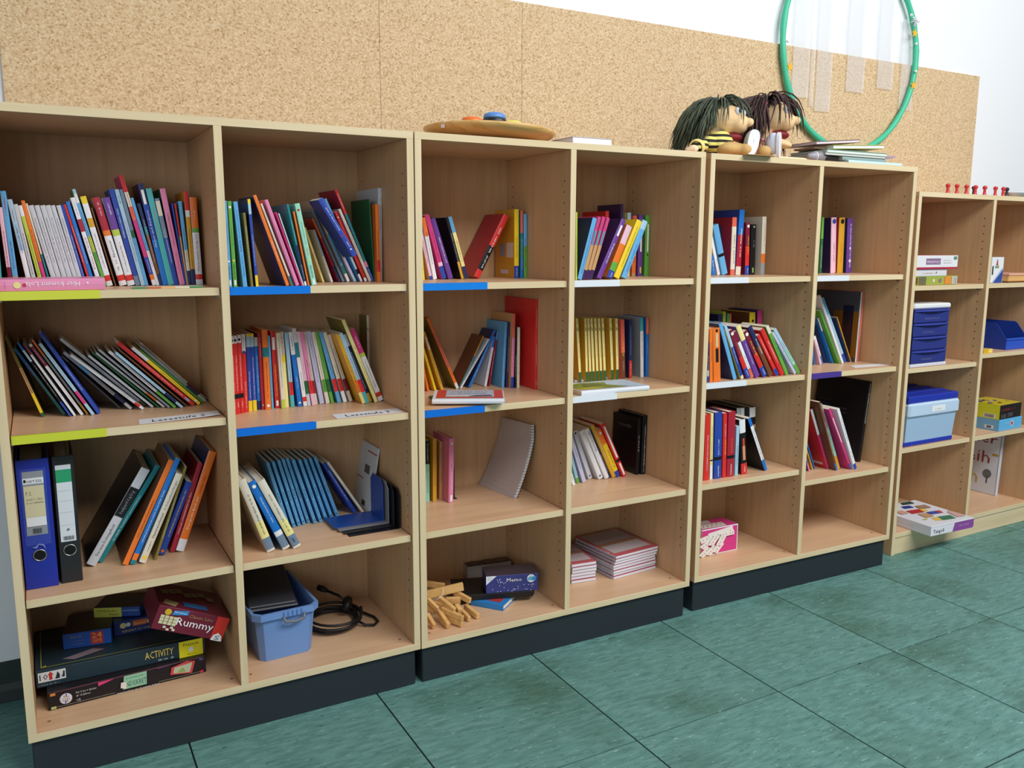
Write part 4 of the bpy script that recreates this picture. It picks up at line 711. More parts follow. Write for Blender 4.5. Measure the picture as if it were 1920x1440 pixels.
F = Face(rt, w_, .13, h_, 'F'); F.rect(.57, .83, .12, .92, 'b83038'); F.text('24', .60, .80, .52, .5, 'e8b050'); F.text('GAME', .60, .80, .24, .3, 'e8a050'); F.rect(.59, .81, .13, .2, 'c8483a'); F.text('Game 24', .15, .38, .70, .2, 'b8986a'); F.text(0, .16, .45, .45, .12, '8a86a8', seed=12); F.text(0, .18, .42, .25, .12, '8a86a8', seed=13)
rt, w_ = boxthing('game_box', 'navy clock-learning game box beside the small blue one', 'game box', 1, Z3, (214.5, 1194), (289, 1179), .13, .040, 'board games'); h_ = .040; carton(rt, w_, boxthing.d, h_, '27356e')
F = Face(rt, w_, .13, h_, 'F'); F.disc(.23, .66, .008, 'd8c890'); F.disc(.36, .68, .006, 'c8ccd0'); F.rect(.47, .83, .50, .88, 'c8602c'); F.text('Genert', .50, .80, .58, .22, 'f0d8a0'); F.text('KENNST DU DIE', .20, .90, .18, .2, 'c8b878'); F.disc(.9, .7, .007, 'c8ccd0')
Z4_ = Z3+.0425
rt, w_ = boxthing('game_box', 'flat yellow and blue pocket game box on two blue boxes', 'game box', 1, Z4_, (177, 1158), (263, 1155), .12, .027, 'board games'); h_ = .027; carton(rt, w_, boxthing.d, h_, '2a4f9c', '40322e')
F = Face(rt, w_, .12, h_, 'F'); F.rect(0, .60, 0, 1, 'c9cf5a'); F.text('Schoko', .22, .50, .55, .34, '2a2420'); F.text('Hexe', .34, .54, .18, .34, '2a2420'); F.text(0, .05, .22, .62, .25, '3a3020', seed=14); F.text(0, .63, .97, .6, .24, 'b8d0e8', seed=15)
lyR = .075; A_ = onplane(1, 282.4, 1181, lyR); B_ = onplane(1, 417.5, 1205, lyR); D_ = onplane(1, 291.5, 1139, lyR)
th_ = math.atan2(-(B_[2]-A_[2]), B_[0]-A_[0]); w_ = math.hypot(B_[0]-A_[0], B_[2]-A_[2])-.004; h_ = math.hypot(D_[0]-A_[0], D_[2]-A_[2])+.004
rt = thing('game_box', 'maroon rummy game box tilted on top of the game pile', 'game box', l2w(1, A_[0], lyR, A_[2]+.004), (0, th_, UNIT[1][2]), 'board games'); carton(rt, w_, .19, h_, '6e1f34')
F = Face(rt, w_, .19, h_, 'F'); F.rect(.83, 1.0, 0, 1.0, 'd0342a'); F.text('Rummy', .30, .82, .34, .46, 'f0f0f2'); F.text('Classic Line', .44, .78, .72, .2, 'b08a5a'); F.disc(.145, .80, .0085, 'd0b030'); F.poly([(.20, .70), (.42, .80), (.42, .98), (.22, .90)], '3a86c8'); F.text(0, .23, .40, .82, .1, 'e8eef4', seed=16)
for i in range(4):
    for j in range(3): F.rect(.065+i*.06, .118+i*.06, .28+j*.13, .395+j*.13, 'd8d0a8', 'tile_print')
for x_, y_ in ((.14, .14), (.19, .06), (.24, .16), (.27, .08)): F.rect(x_, x_+.04, y_, y_+.09, 'd8d0b8', 'tile_print')
F.poly([(.83, 0), (.99, 0), (.97, .22), (.91, .34), (.85, .22)], 'e4e4e8'); F.text('S', .875, .945, .04, .26, '1c1c22')
F = Face(rt, w_, .19, h_, 'T'); F.poly([(.06, .1), (.22, .04), (.30, .22), (.12, .3)], 'a89a70'); F.rect(.36, .70, .12, .30, '2f6aa8')
for i in range(7): F.poly([(.1+.11*i, .5+.06*(i % 3)), (.2+.11*i, .52+.06*(i % 3)), (.19+.11*i, .68+.06*(i % 3)), (.09+.11*i, .66+.06*(i % 3))], '8a7c5a', 'tile_print')

# ---- blue tub and cable under the metal bookends
rt, w_ = boxthing('storage_tub', 'light blue plastic tub with loose dark grey lid', 'storage box', 1, ZS[2, 4], (490, 1243), (586, 1219), .29, .14)
d_, h_ = .285, .145; mB = plain('6d92cc', .35); f_ = .014; mb = MB()
def ring_(x0, x1, y0, y1, z, b): return [(x0+b, y0, z), (x1-b, y0, z), (x1, y0+b, z), (x1, y1-b, z), (x1-b, y1, z), (x0+b, y1, z), (x0, y1-b, z), (x0, y0+b, z)]
rings = [ring_(0, w_, 0, d_, 0, .014), ring_(-f_*.8, w_+f_*.8, -f_*.8, d_+f_*.4, h_*.86, .018), ring_(-f_*1.5, w_+f_*1.5, -f_*1.5, d_+f_*.6, h_*.87, .02), ring_(-f_*1.5, w_+f_*1.5, -f_*1.5, d_+f_*.6, h_, .02), ring_(-f_*.9, w_+f_*.9, -f_*.9, d_+f_*.2, h_, .018), ring_(.003, w_-.003, .003, d_-.003, .004, .012)]
vs_ = sum(rings, []); fs_ = [tuple(range(7, -1, -1))]
for k in range(5): fs_ += [(k*8+i, k*8+(i+1) % 8, (k+1)*8+(i+1) % 8, (k+1)*8+i) for i in range(8)]
fs_.append(tuple(range(40, 48))); mb.add(vs_, fs_, mB); mb.build('tub', rt)
mb = MB(); mb.tube([(w_*.42, -f_*1.6, h_*.90), (w_*.44, -f_*1.9, h_*.80), (w_*.62, -f_*2.1, h_*.775), (w_*.80, -f_*1.9, h_*.80), (w_*.82, -f_*1.6, h_*.90)], .0045, plain('6a7280', .4), 8); mb.build('clip_handle', rt, True)
for i in range(5): mb = MB(); mb.box(w_*(.42+i*.085), w_*(.435+i*.085), -f_*1.7, -f_*1.5, h_*.88, h_*.985, plain('5a7fb8', .4)); mb.build('rib', rt)
T_ = Matrix.Translation((w_*.46, d_*.55, h_*1.10)) @ Matrix.Rotation(math.radians(10), 4, 'X') @ Matrix.Rotation(math.radians(-6), 4, 'Z')
mb = MB(); mb.bev(-w_*.52, w_*.44, -d_*.46, d_*.46, -.004, .004, plain('33363e', .45), .003, T_); mb.bev(-w_*.49, w_*.41, -d_*.43, d_*.43, .004, .009, plain('3a3d45', .45), .003, T_); mb.build('lid', rt)
cc = onz(1, 628, 1176, ZS[2, 4]); cw = l2w(1, cc[0], cc[1], ZS[2, 4])
rt = thing('power_cable', 'coiled black power cable beside the light blue tub', 'cable', cw); mK = plain('17171a', .45); pts = []
for k in range(5*24+1):
    a_ = 2*math.pi*k/24; r = .066+.006*math.sin(k*.21+1)+.003*(k//24); pts.append((r*math.cos(a_)*1.05, r*math.sin(a_)*1.15+.02, .0065+.0065*(k//24)+.003*math.sin(a_*.5)))
mb = MB(); mb.tube(pts, .0042, mK, 8); mb.build('coil', rt, True)
mb = MB(); mb.tube([(.058, -.02, .02), (.08, -.045, .008), (.105, -.055, .006), (.125, -.035, .006), (.125, 0, .006), (.10, .045, .010), (.075, .075, .028)], .0042, mK, 8); mb.build('loose_loop', rt, True)
mb = MB(); mb.tube([(.055, .06, .05), (.04, .085, .062), (.01, .11, .075)], .0042, mK, 8); mb.tube([(.012, .108, .074), (.0, .12, .079), (-.012, .13, .083)], [.006, .010, .009], mK, 10); mb.build('plug', rt, True)
mb = MB(); mb.tube([(.05, .035, .035), (.062, .06, .05), (.06, .075, .03)], [.012, .015, .011], mK, 8); mb.build('knot', rt, True)

# ---- metal bookends
for i, (col, lab) in enumerate((('23499a', 'blue metal bookend, uppermost of the nested set'), ('9a9ca0', 'bare steel bookend nested under the blue one'), ('2a2a30', 'black metal bookend nested third under the blue one'), ('1e1e24', 'black metal bookend, outermost of the nested set'))):
    a_ = onz(1, 627+6*i, 996+4*i, ZS[2, 3]); b_ = onz(1, 733, 990, ZS[2, 3]); o_ = .0062*i; L = b_[0]-a_[0]-.004
    rt = thing('bookend', lab, 'bookend', l2w(1, a_[0]+o_*.8, a_[1]-.004, ZS[2, 3]+.0004+(3-i)*.0028), (0, 0, UNIT[1][2]), 'metal bookends'); m = plain(col, .3, .5, Metallic=.3) if i else plain(col, .35)
    mb = MB(); x1 = L+o_*.55; mb.bev(0, x1, 0, .105, 0, .0018, m, .0006); mb.build('base_plate', rt); mb = MB()
    z1 = .125-.006*i+.0028*i; mb.prism([(0, 0), (.105, 0), (.105, z1-.02), (.085, z1), (.02, z1), (0, z1-.02)], x1-.0018, x1, m, 'x', Matrix.Translation((.0, 0, .0018))); mb.build('upright_plate', rt)
a_ = onz(2, 770+440/5.539, 750+1030/5.539, ZS[3, 3]); rt = thing('bookend', 'thin black bookend beside the pink paperback', 'bookend', l2w(2, a_[0]+.002, a_[1]-.004, ZS[3, 3]+.0004), (0, 0, UNIT[2][2]))
mb = MB(); mb.prism([(0, 0), (.09, 0), (.09, .10), (.075, .115), (.015, .115), (0, .10)], 0, .0022, plain('2a2830', .4), 'x'); mb.build('upright_plate', rt); mb = MB(); mb.bev(0, .012, 0, .09, 0, .0016, plain('2a2830', .4), .0005); mb.build('base_plate', rt)

# ---- picture books lying in the second unit
rt, w_ = boxthing('book', 'thin green book lying under the red picture book', 'book', 2, ZS[3, 2]+.0004, (822, 757), (935, 750), .12, .006); flatbook(rt, w_, .11, .0055, '3f7f6a')
rt, w_ = boxthing('book', 'red and white picture book lying flat over the blue tape', 'book', 2, ZS[3, 2]+.0066, (810, 757.5), (946, 757), .15, .0135); d_ = .155
flatbook(rt, w_, d_, .0135, 'dfe3ea'); F = Face(rt, w_, d_, .0135, 'T'); F.rect(.05, .985, .10, .985, 'cf4a3c', 'cover_print'); F.rect(.18, .86, .22, .97, 'b4bccc', 'picture'); F.text(0, .26, .78, .74, .14, '7a4a50', seed=21); F.text(0, .24, .76, .56, .12, '6a5a68', seed=22); F.rect(.2, .5, .24, .36, 'd8d8c8', 'picture'); F.poly([(.5, .24), (.84, .28), (.8, .42), (.6, .38)], '6a5a60', 'picture'); F.text(0, .16, .34, .13, .05, 'f0d8d0', seed=23)
rt, w_ = boxthing('book', 'pale blue booklet lying behind the white picture book', 'book', 2, ZS[4, 2], (1078, 717), (1150, 709), .07, .006); flatbook(rt, w_, .06, .006, 'c3d3e6')
rt, w_ = boxthing('book', 'white picture book with meadow cover lying over white tape', 'book', 2, ZS[4, 2]+.0006, (1090, 742), (1217, 731), .14, .014); d_ = .15
flatbook(rt, w_, d_, .0135, 'e2e6ee'); F = Face(rt, w_, d_, .0135, 'T'); F.rect(.02, .98, .08, .97, 'bcd2e6', 'cover_print'); F.poly([(.02, .1), (.75, .12), (.55, .5), (.62, .8), (.3, .9), (.02, .7)], '7c8a3a', 'picture'); F.poly([(.02, .1), (.4, .12), (.3, .3), (.02, .3)], 'b8a83a', 'picture'); F.poly([(.2, .4), (.5, .45), (.45, .75), (.25, .7)], '5a6a30', 'picture')

# ---- bent spiral pad
B1 = onz(2, 963, 935, ZS[3, 3]); B0 = onz(2, 897, 909, ZS[3, 3]); T1 = onplane(2, 1000, 797, B1[1]); T0 = onplane(2, 941, 783, B0[1])
rt = thing('spiral_pad', 'bent grey spiral pad leaning against the side panel', 'notepad', l2w(2, B1[0], B1[1], ZS[3, 3]), (0, 0, UNIT[2][2]))
def padp(s, t, off): # s: along lower edge from the spiral, t: up
    b = Vector(B1)*(1-s)+Vector(B0)*s; tp = Vector(T1)*(1-s)+Vector(T0)*s; p = b+(tp-b)*t; dx = (tp.x-b.x); p.x += dx*.55*t*(1-t)*1.1; p.x = min(p.x, .4905-.020); return p-Vector(B1)+Vector((off, 0, .0006))
def slab(o0, o1, s0, s1, m, name):
    mb = MB(); n = 14; vs = []
    for i in range(n+1):
        for s_, o_ in ((s0, o0), (s1, o0), (s1, o1), (s0, o1)): vs.append(padp(s_, i/n, o_))
    fs = [(0, 1, 2, 3), tuple(n*4+k for k in (3, 2, 1, 0))]
    for i in range(n): fs += [(i*4+k, (i+1)*4+k, (i+1)*4+(k+1) % 4, i*4+(k+1) % 4) for k in range(4)]
    mb.add(vs, fs, m); return mb.build(name, rt, False)
slab(0, .0012, .02, 1, plain('b5aaa6', .6), 'back_card'); slab(.0012, .011, .0, .985, plain('d8d8d8', .7), 'pages')
for i in range(26):
    c_ = padp(-.012, (i+.5)/26, .006); mb = MB(); n = 10; mb.tube([(c_.x+.0085*math.cos(2*math.pi*k/n), c_.y+.006*math.sin(2*math.pi*k/n), c_.z) for k in range(n)], .0007, plain('4a4a50', .4, .5, Metallic=.8), 5, True); mb.build('wire_loop', rt, True)

# ---- loose things on the floor board of the third column
Z = ZS[3, 4]
a_ = onz(2, 943.5, 1146, Z); rt = thing('book', 'bright blue book lying under the black tray', 'book', l2w(2, a_[0], a_[1], Z+.0004), (0, 0, math.radians(38))); flatbook(rt, .15, .115, .017, '2f84cc', 'L'); mb = MB(); mb.box(.02, .13, .02, .06, .0172, .0176, plain('b03a40', .4)); mb.build('cover_print', rt)
rt, w_ = boxthing('tray', 'flat black tray lying on the blue book', 'tray', 2, Z+.0178, (872, 1124), (1026, 1113), .15, .016); d_, h_ = boxthing.d, .016
mb = MB(); mb.prism([(.01, 0), (w_-.01, 0), (w_, .02), (w_-.01, d_), (.01, d_), (0, .02)], 0, h_, plain('17181b', .35), 'z'); mb.build('tray_body', rt); mb = MB(); mb.bev(.008, w_-.008, -.001, .004, h_, h_+.003, plain('222327', .3), .001); mb.build('rim', rt)
rt, w_ = boxthing('card_box', 'grey brown cardboard box with dark rings behind the black tray', 'box', 2, Z, (880, 1090), (962, 1078), .085, .05); h_ = .052; d_ = boxthing.d; carton(rt, w_, d_, h_, 'a8a09a', '5c4d48'); F = Face(rt, w_, d_, h_, 'T'); F.k = 3
for x_ in (.2, .5, .8): F.disc(x_, .5, .022, '3a2c2c'); F.disc(x_, .5, .017, '5c4d48')
Zt = Z+.0178+.0195
rt, w_ = boxthing('game_box', 'dark blue dotted memory game box standing on the black tray', 'game box', 2, Zt, (911.5, 1113.5), (1009, 1106.5), .085, .056); d_ = .085; h_ = .058; carton(rt, w_, d_, h_, '3a3f80', '4a3f48')
F = Face(rt, w_, d_, h_, 'F'); F.poly([(0, 1), (0, .50), (.20, 1)], 'dfe6ee'); F.disc(.065, .84, .0055, '8fa8a8'); F.disc(.065, .84, .0042, 'dfe6ee'); F.text('Memo', .39, .68, .62, .30, 'f0f0e4'); F.disc(.86, .74, .0135, 'dfe8f2'); F.poly([(.77, .72), (.86, .9), (.88, .66), (.82, .6)], '6ab4c8'); F.poly([(.86, .62), (.95, .62), (.96, .84), (.88, .84)], '3f8fc8'); F.rect(0, 1, .495, .505, '52568e')
Rr = random.Random(4)
for i in range(22): F.disc(Rr.uniform(.06, .96), Rr.uniform(.05, .48), .0017, 'b8b8e0', 'dot', 8)
for i in range(9): F.disc(Rr.uniform(.2, .36), Rr.uniform(.55, .97), .0017, 'b8b8e0', 'dot', 8)
rt = thing('wooden_stick_toy', 'jumble of pale wooden bars joined by white cord', 'toy', l2w(2, *onz(2, 815, 1160, Z)[:2], Z+.0004)); ow = Vector(rt.location)
mW = wood_mat('pale_stick_wood', 'c79a5c', 'd8ac6c', 'e0b87c', .5, 'x')
def zpt(x, y, h): p = onz(2, 780+x/12, 1070+y/12, Z+h); return Vector(l2w(2, p[0], p[1], Z+h))
for (x1, y1, x2, y2, h1, h2, tw, thh) in ((235, 545, 1060, 350, .078, .092, .011, .026), (255, 640, 480, 860, .07, .046, .012, .014), (250, 990, 410, 1260, .030, .010, .012, .018), (500, 900, 730, 1250, .034, .010, .013, .018), (520, 620, 870, 900, .066, .044, .013, .018), (580, 870, 1055, 1080, .040, .028, .012, .018), (640, 1000, 1040, 1210, .022, .010, .012, .016),
        (860, 480, 1220, 680, .070, .056, .012, .018), (1020, 900, 1200, 1090, .018, .010, .012, .016), (1110, 800, 1400, 1030, .022, .010, .013, .018), (670, 680, 1000, 660, .050, .052, .012, .022), (240, 290, 640, 350, .075, .07, .012, .018), (235, 810, 420, 870, .045, .04, .012, .02), (900, 800, 990, 930, .04, .03, .016, .022), (420, 740, 640, 800, .05, .046, .012, .018)):
    p, q_ = zpt(x1, y1, h1)-ow, zpt(x2, y2, h2)-ow; d = (q_-p); L = d.length; d.normalize(); sd = d.cross(Vector((0, 0, 1))).normalized(); up = sd.cross(d)
    T_ = Matrix.Translation(p) @ Matrix((d, sd, up)).transposed().to_4x4(); mb = MB(); mb.bev(0, L, -tw/2, tw/2, -thh/2, thh/2, mW, .0012, T_); mb.build('bar', rt)
mb = MB(); mb.tube([zpt(600, 380, .10)-ow, zpt(612, 430, .095)-ow, zpt(600, 540, .08)-ow, zpt(540, 600, .075)-ow, zpt(480, 650, .07)-ow], .0011, plain('e4e0d4', .7), 6); mb.tube([zpt(500, 800, .06)-ow, zpt(495, 900, .045)-ow], .0011, plain('e4e0d4', .7), 6); mb.build('cord', rt, True)
# ---- stacks of spiral notebooks
def notebooks(stack, bl, br, n, jit, h, d, xmin=None):
    Z = ZS[4, 4]; z = Z+.0004; R = random.Random(n*5)
    a0 = onz(2, *bl, Z); b0 = onz(2, *br, Z)
    yaw0 = math.atan2(b0[1]-a0[1], b0[0]-a0[0]); wd = math.hypot(b0[1]-a0[1], b0[0]-a0[0])
    d = min(d, UD-.02-max(a0[1], b0[1])); a0 = (a0[0]+.002, a0[1]); z += .0004
    for i in range(n):
        last = i == n-1; lab = f'white spiral notebook with red cover on {stack}' if last else f'white spiral notebook inside {stack}'
        jx, jy, jr = jit[i % len(jit)]
        rt = thing('spiral_notebook', lab, 'notebook', l2w(2, max(a0[0]+jx, (xmin or 0)), a0[1]+jy, z), (0, 0, UNIT[2][2]+yaw0+jr), None if last else 'notebooks in '+stack)
        x0 = .010; mp = plain('dcdfec', .6)
        mb = MB(); mb.box(x0, wd, 0, d, .0012, h-.0008, mp); mb.build('pages', rt)
        mb = MB(); mb.box(x0-.002, wd+.001, -.0006, d, 0, .001, plain('c8c4cc', .5)); mb.build('back_cover', rt)
        mb = MB(); mb.box(x0-.002, wd+.001, -.0006, d, h-.0008, h, plain('c05a62' if last else 'b8505c', .35)); cv = mb.build('front_cover', rt)
        if last:
            F = Face(rt, wd, d, h, 'T'); F.rect(.10, .93, .10, .42, 'b9aeb2', 'cover_panel'); F.rect(.08, .99, .43, .50, '9a7a58', 'cover_band'); F.rect(.10, .95, .52, .97, '9a9299', 'cover_panel')
        m = plain('b4b6bc', .3, .5, Metallic=.9); mb = MB()
        for k in range(20):
            y = d*(k+.6)/20.4; mb.tube([(x0-.001+.0062*math.cos(2*math.pi*j/9), y, h*.5+(h*.5+.0006)*math.sin(2*math.pi*j/9)) for j in range(9)], .0008, m, 4, True)
        o = mb.build('spiral', rt, True); o['kind'] = 'stuff'
        z += h+.0013
notebooks('the taller notebook stack', (1146, 1088), (1228, 1065.5), 8, ((0, 0, 0), (.002, .003, .01), (-.001, .0, -.006), (.0, .002, 0), (-.002, 0, .008), (.003, .001, -.004), (.006, -.002, .006), (.008, 0, 0)), .0092, .285)
notebooks('the shorter notebook stack', (1066, 1096), (1116, 1088), 6, ((0, 0, 0), (.001, .004, 0), (0, .002, 0), (.002, 0, .0), (.001, -.002, 0), (0, 0, 0)), .0105, .27, .511)

# ---- pink domino box and the white roll
rt, w_ = boxthing('game_box', 'pink and white domino game box alone on a bottom board', 'game box', 3, ZS[5, 4], (1314.5, 1045.1), (1382, 1031), .09, .10); d_ = boxthing.d; h_ = hpx(3, 1383, 981, 1031, .07)
carton(rt, w_, d_, h_, 'e4e4ea'); F = Face(rt, w_, d_, h_, 'F'); F.rect(.0, .97, .05, .97, 'd23a86', 'cover_print')
for k, (x_, y_, s_, r_) in enumerate(((.04, .62, .26, .3), (.30, .70, .38, .2), (.05, .38, .22, .7), (.02, .08, .2, .9), (.20, .10, .2, 1.0), (.38, .15, .2, 1.05), (.25, .45, .2, 1.1), (.46, .4, .2, 1.2), (.55, .72, .2, .1))):
    c, s__ = math.cos(r_), math.sin(r_); P_ = lambda a, b: (x_+(a*c-b*s__)*s_*1.5, y_+(a*s__+b*c)*s_*1.5)
    F.poly([P_(-.2, -.25), P_(1, -.25), P_(1, .3), P_(-.2, .3)], 'e9e4de', 'domino_print')
    for a in (.0, .25, .6, .85): F.disc(*P_(a, .02), .0019, '2a262a', 'pip', 8)
F = Face(rt, w_, d_, h_, 'T'); F.rect(.02, .98, .02, .98, 'c8347c', 'cover_print'); F.poly([(.05, .1), (.7, .05), (.75, .5), (.1, .6)], 'cfc4bc', 'domino_print'); F.poly([(.1, .65), (.5, .6), (.55, .95), (.1, .95)], 'cfc4bc', 'domino_print')
for i in range(14): F.disc(.12+.04*i, .2+.1*(i % 3), .002, '2a262a', 'pip', 8)
p = onplane(3, 1509.5, 975, .10); rt = thing('tape_roll', 'white roll standing against the divider on a bottom board', 'roll', l2w(3, .5095+.009, .10, ZS[6, 4]+.0004), (0, 0, UNIT[3][2]))
mb = MB(); mb.lathe([(.014, -.008), (.036, -.008), (.038, -.005), (.038, .005), (.036, .008), (.014, .008), (.014, -.008)], plain('dfdcd6', .6), 24, Matrix.Translation((0, 0, .038)) @ Matrix.Rotation(math.pi/2, 4, 'Y'), False); mb.build('roll', rt, True)

# ---- low unit: games, drawers and boxes
def onbox(name, lab, cat, u, z, x0, x1, yb, ly, d, h, group=None):     # box whose front is parallel to the unit's front
    a = onplane(u, x0, yb, ly); b = onplane(u, x1, yb, ly)
    rt = thing(name, lab, cat, l2w(u, max(a[0], COLS[7][1]+.003 if x0 < 1830 else COLS[8][1]+.003), ly, z+.0004), (0, 0, UNIT[u][2]), group); return rt, b[0]-max(a[0], COLS[7][1]+.003 if x0 < 1830 else COLS[8][1]+.003)
Z = ZS[7, 1]
rt, w_ = onbox('game_box', 'green memory game box lowest in its stack of three', 'game box', 4, Z, 1712, 1795, 528, .03, .2, .04); h1 = hpx(4, 1760, 513.5, 530, .03); carton(rt, w_, .2, h1, '9aa94a')
F = Face(rt, w_, .2, h1, 'F'); F.rect(.02, .10, .1, .9, '6a4a28'); F.rect(.12, .28, .05, .95, '6a6a50'); F.disc(.45, .5, .007, 'd8d8c8'); F.disc(.6, .5, .009, '9a6a80'); F.rect(.70, .84, .1, .95, 'e08a3a'); F.rect(.86, .98, .1, .9, 'dcdcd8')
for i in range(4): F.rect(.88+.025*i, .89+.025*i, .15, .85, '5a5a60', 'barcode')
rt, w_ = onbox('game_box', 'small white game box between the green and red-edged ones', 'game box', 4, Z+h1+.0005, 1712, 1775, 514, .03, .19, .03); h2 = hpx(4, 1760, 501, 513.8, .03); carton(rt, w_, .19, h2, 'd4d4da'); F = Face(rt, w_, .19, h2, 'F'); F.text(0, .25, .62, .35, .3, 'a89a60', seed=31); F.disc(.68, .5, .004, '5a8a6a')
rt, w_ = onbox('game_box', 'white property game box with red edges on top of a stack', 'game box', 4, Z+h1+h2+.0012, 1712, 1795, 501, .025, .21, .05); h3 = hpx(4, 1760, 475.5, 501, .025); carton(rt, w_, .21, h3, 'dddfe4', 'b8384a')
F = Face(rt, w_, .21, h3, 'F'); F.rect(0, 1, 0, .14, 'b0304a'); F.rect(.28, .60, .34, .78, '8a6a90'); F.text('MONOPOLY', .30, .585, .43, .28, 'ece6ee'); F.text(0, .66, .84, .60, .10, '4a4a4e', seed=32); F.text(0, .66, .86, .42, .10, '4a4a4e', seed=33); F.rect(.90, .97, .7, .92, '5a8a7a')
Z = ZS[7, 2]; rt, w_ = onbox('drawer_box', 'small blue drawer unit with four drawers and white top', 'drawer unit', 4, Z, 1706, 1772, 684, .02, .33, .3); h_ = hpx(4, 1770, 567, 683, .02); d_ = .33
mb = MB(); mb.bev(-.0015, w_+.0035, -.004, d_, h_*.915, h_, plain('dfe3e6', .35), .006); mb.build('top', rt); mb = MB(); mb.bev(-.0015, w_+.002, -.003, d_, 0, h_*.055, plain('d4d6e2', .35), .003); mb.build('base', rt)
mb = MB(); mb.bev(0, w_, .006, d_, h_*.055, h_*.915, plain('25305f', .4), .002); mb.build('case', rt)
for i in range(4):
    z0 = h_*(.06+.2138*i); z1 = z0+h_*.207; mb = MB(); mD = plain('2c3880', .35); mb.bev(.004, w_-.004, -.002, .006, z0, z1-h_*.03, mD, .002); dr = mb.build('drawer', rt)
    mb = MB(); vs = []; n = 10
    for k in range(n+1):
        t = k/n; x = .004+(w_-.008)*t; y = -.004-.014*math.sin(math.pi*t)
        vs += [(x, y, z1-h_*.028), (x, y, z1-h_*.004), (x, .006, z1-h_*.004), (x, .006, z1-h_*.028)]
    fs = [(0, 3, 2, 1), tuple(n*4+k for k in range(4))]
    for k in range(n): fs += [(k*4+j, k*4+(j+1) % 4, k*4+4+(j+1) % 4, k*4+4+j) for j in range(4)]
    mb.add(vs, fs, plain('3c4aa4', .35)); mb.build('handle_lip', dr)
    if i != 1: mb = MB(); put_text(mb, 9, (w_*.28, -.0026, z0+h_*.05), (1, 0, 0), (0, 0, 1), h_*.06, '6a70a0', length=w_*(.5 if i == 3 else .3), seed=40+i); mb.build('label_print', dr)
Z = ZS[7, 3]; rt, w_ = onbox('storage_box', 'clear pale blue storage box with royal blue lid and feet', 'storage box', 4, Z, 1697, 1786, 832, .02, .34, .2); h_ = hpx(4, 1785, 734, 824, .02); d_ = .34
mT = plain('a9c8e8', .25, .4, Alpha=.88); mL = plain('2438a8', .35)
mb = MB(); mb.bev(0, w_, .004, d_, 0, h_*.09, mL, .003); mb.build('foot', rt)
mb = MB(); vs = [(.004, .006, h_*.09), (w_-.004, .006, h_*.09), (w_-.004, d_-.004, h_*.09), (.004, d_-.004, h_*.09), (-.001, 0, h_*.62), (w_+.004, 0, h_*.62), (w_+.004, d_, h_*.62), (-.001, d_, h_*.62)]
mb.add(vs, [(0, 3, 2, 1), (4, 5, 6, 7), (0, 1, 5, 4), (1, 2, 6, 5), (2, 3, 7, 6), (3, 0, 4, 7)], mT); mb.build('body', rt)
mb = MB(); mb.bev(-.002, w_+.012, -.010, d_, h_*.58, h_*.86, plain('bcd4ec', .3), .008); mb.build('rim', rt); mb = MB(); mb.bev(0, w_+.006, -.004, d_, h_*.86, h_*1.0, mL, .004); mb.build('lid', rt)
for i in range(4): mb = MB(); mb.bev(.01, w_-.004, .05+.07*i, .075+.07*i, h_, h_+.004, mL, .002); mb.build('lid_ridge', rt)
F = Face(rt, w_, d_, h_, 'F'); F.o = Vector((0, -.011, 0)); F.rect(.44, .72, .66, .78, 'e8ecf0', 'sticker'); F.text(0, .52, .66, .69, .06, '8a9098', seed=45); F.o = Vector((0, -.0005, 0))
Z = ZS[7, 4]; a_ = onz(4, 1744.9, 1006.5, Z); b_ = onz(4, 1824.5, 988.5, Z); c_ = onz(4, 1690, 983, Z)
aw, bw = l2w(4, a_[0], a_[1], Z), l2w(4, b_[0], b_[1], Z); w_ = math.hypot(bw[0]-aw[0], bw[1]-aw[1]); yaw = math.atan2(bw[1]-aw[1], bw[0]-aw[0]); d_ = .29; h_ = .042
rt = thing('game_box', 'white colour-tile game box jutting out over the kick board', 'game box', (aw[0], aw[1], Z+.0004), (0, 0, yaw)); carton(rt, w_, d_, h_, 'dcdfe8')
F = Face(rt, w_, d_, h_, 'F'); F.poly([(.50, 0), (.98, 0), (1, .2), (1, .85), (.98, .98), (.55, .98)], '8a4a9c', 'print'); F.text('Tangoli', .05, .30, .25, .55, '2a2a2e'); F.text(0, .64, .88, .45, .2, 'd8c8e0', seed=51); F.rect(.0, 1, .93, 1, 'e8e8ee')
F = Face(rt, w_, d_, h_, 'T')
for P_, c in (([(.45, .12), (.72, .10), (.78, .24), (.52, .27)], '2f7a5a'), ([(.32, .16), (.44, .12), (.50, .26), (.38, .28)], 'e0c060'), ([(.52, .38), (.72, .36), (.76, .47), (.56, .49)], '2f4aa0'), ([(.72, .36), (.80, .36), (.84, .46), (.76, .47)], 'c03a40'), ([(.28, .52), (.55, .50), (.60, .64), (.32, .66)], 'b83038'), ([(.55, .52), (.66, .52), (.68, .62), (.60, .64)], 'e8c850'), ([(.40, .74), (.60, .72), (.62, .82), (.44, .84)], '2a3a90'), ([(.55, .88), (.80, .86), (.84, .97), (.6, .97)], '2a4a40'),
        ([(.30, .30), (.50, .30), (.52, .46), (.34, .48)], 'c09870'), ([(.78, .12), (.95, .1), (.97, .4), (.86, .34)], 'd0a8a0'), ([(.10, .56), (.26, .56), (.28, .70), (.12, .72)], 'd0a090'), ([(.62, .62), (.85, .6), (.88, .74), (.66, .76)], 'a08068'), ([(.18, .24), (.27, .24), (.27, .27), (.18, .27)], 'c8cc40')): F.poly(P_, c, 'picture')
F = Face(rt, w_, d_, h_, 'L'); F.text(0, .25, .7, .45, .14, 'b8bcc4', seed=52)
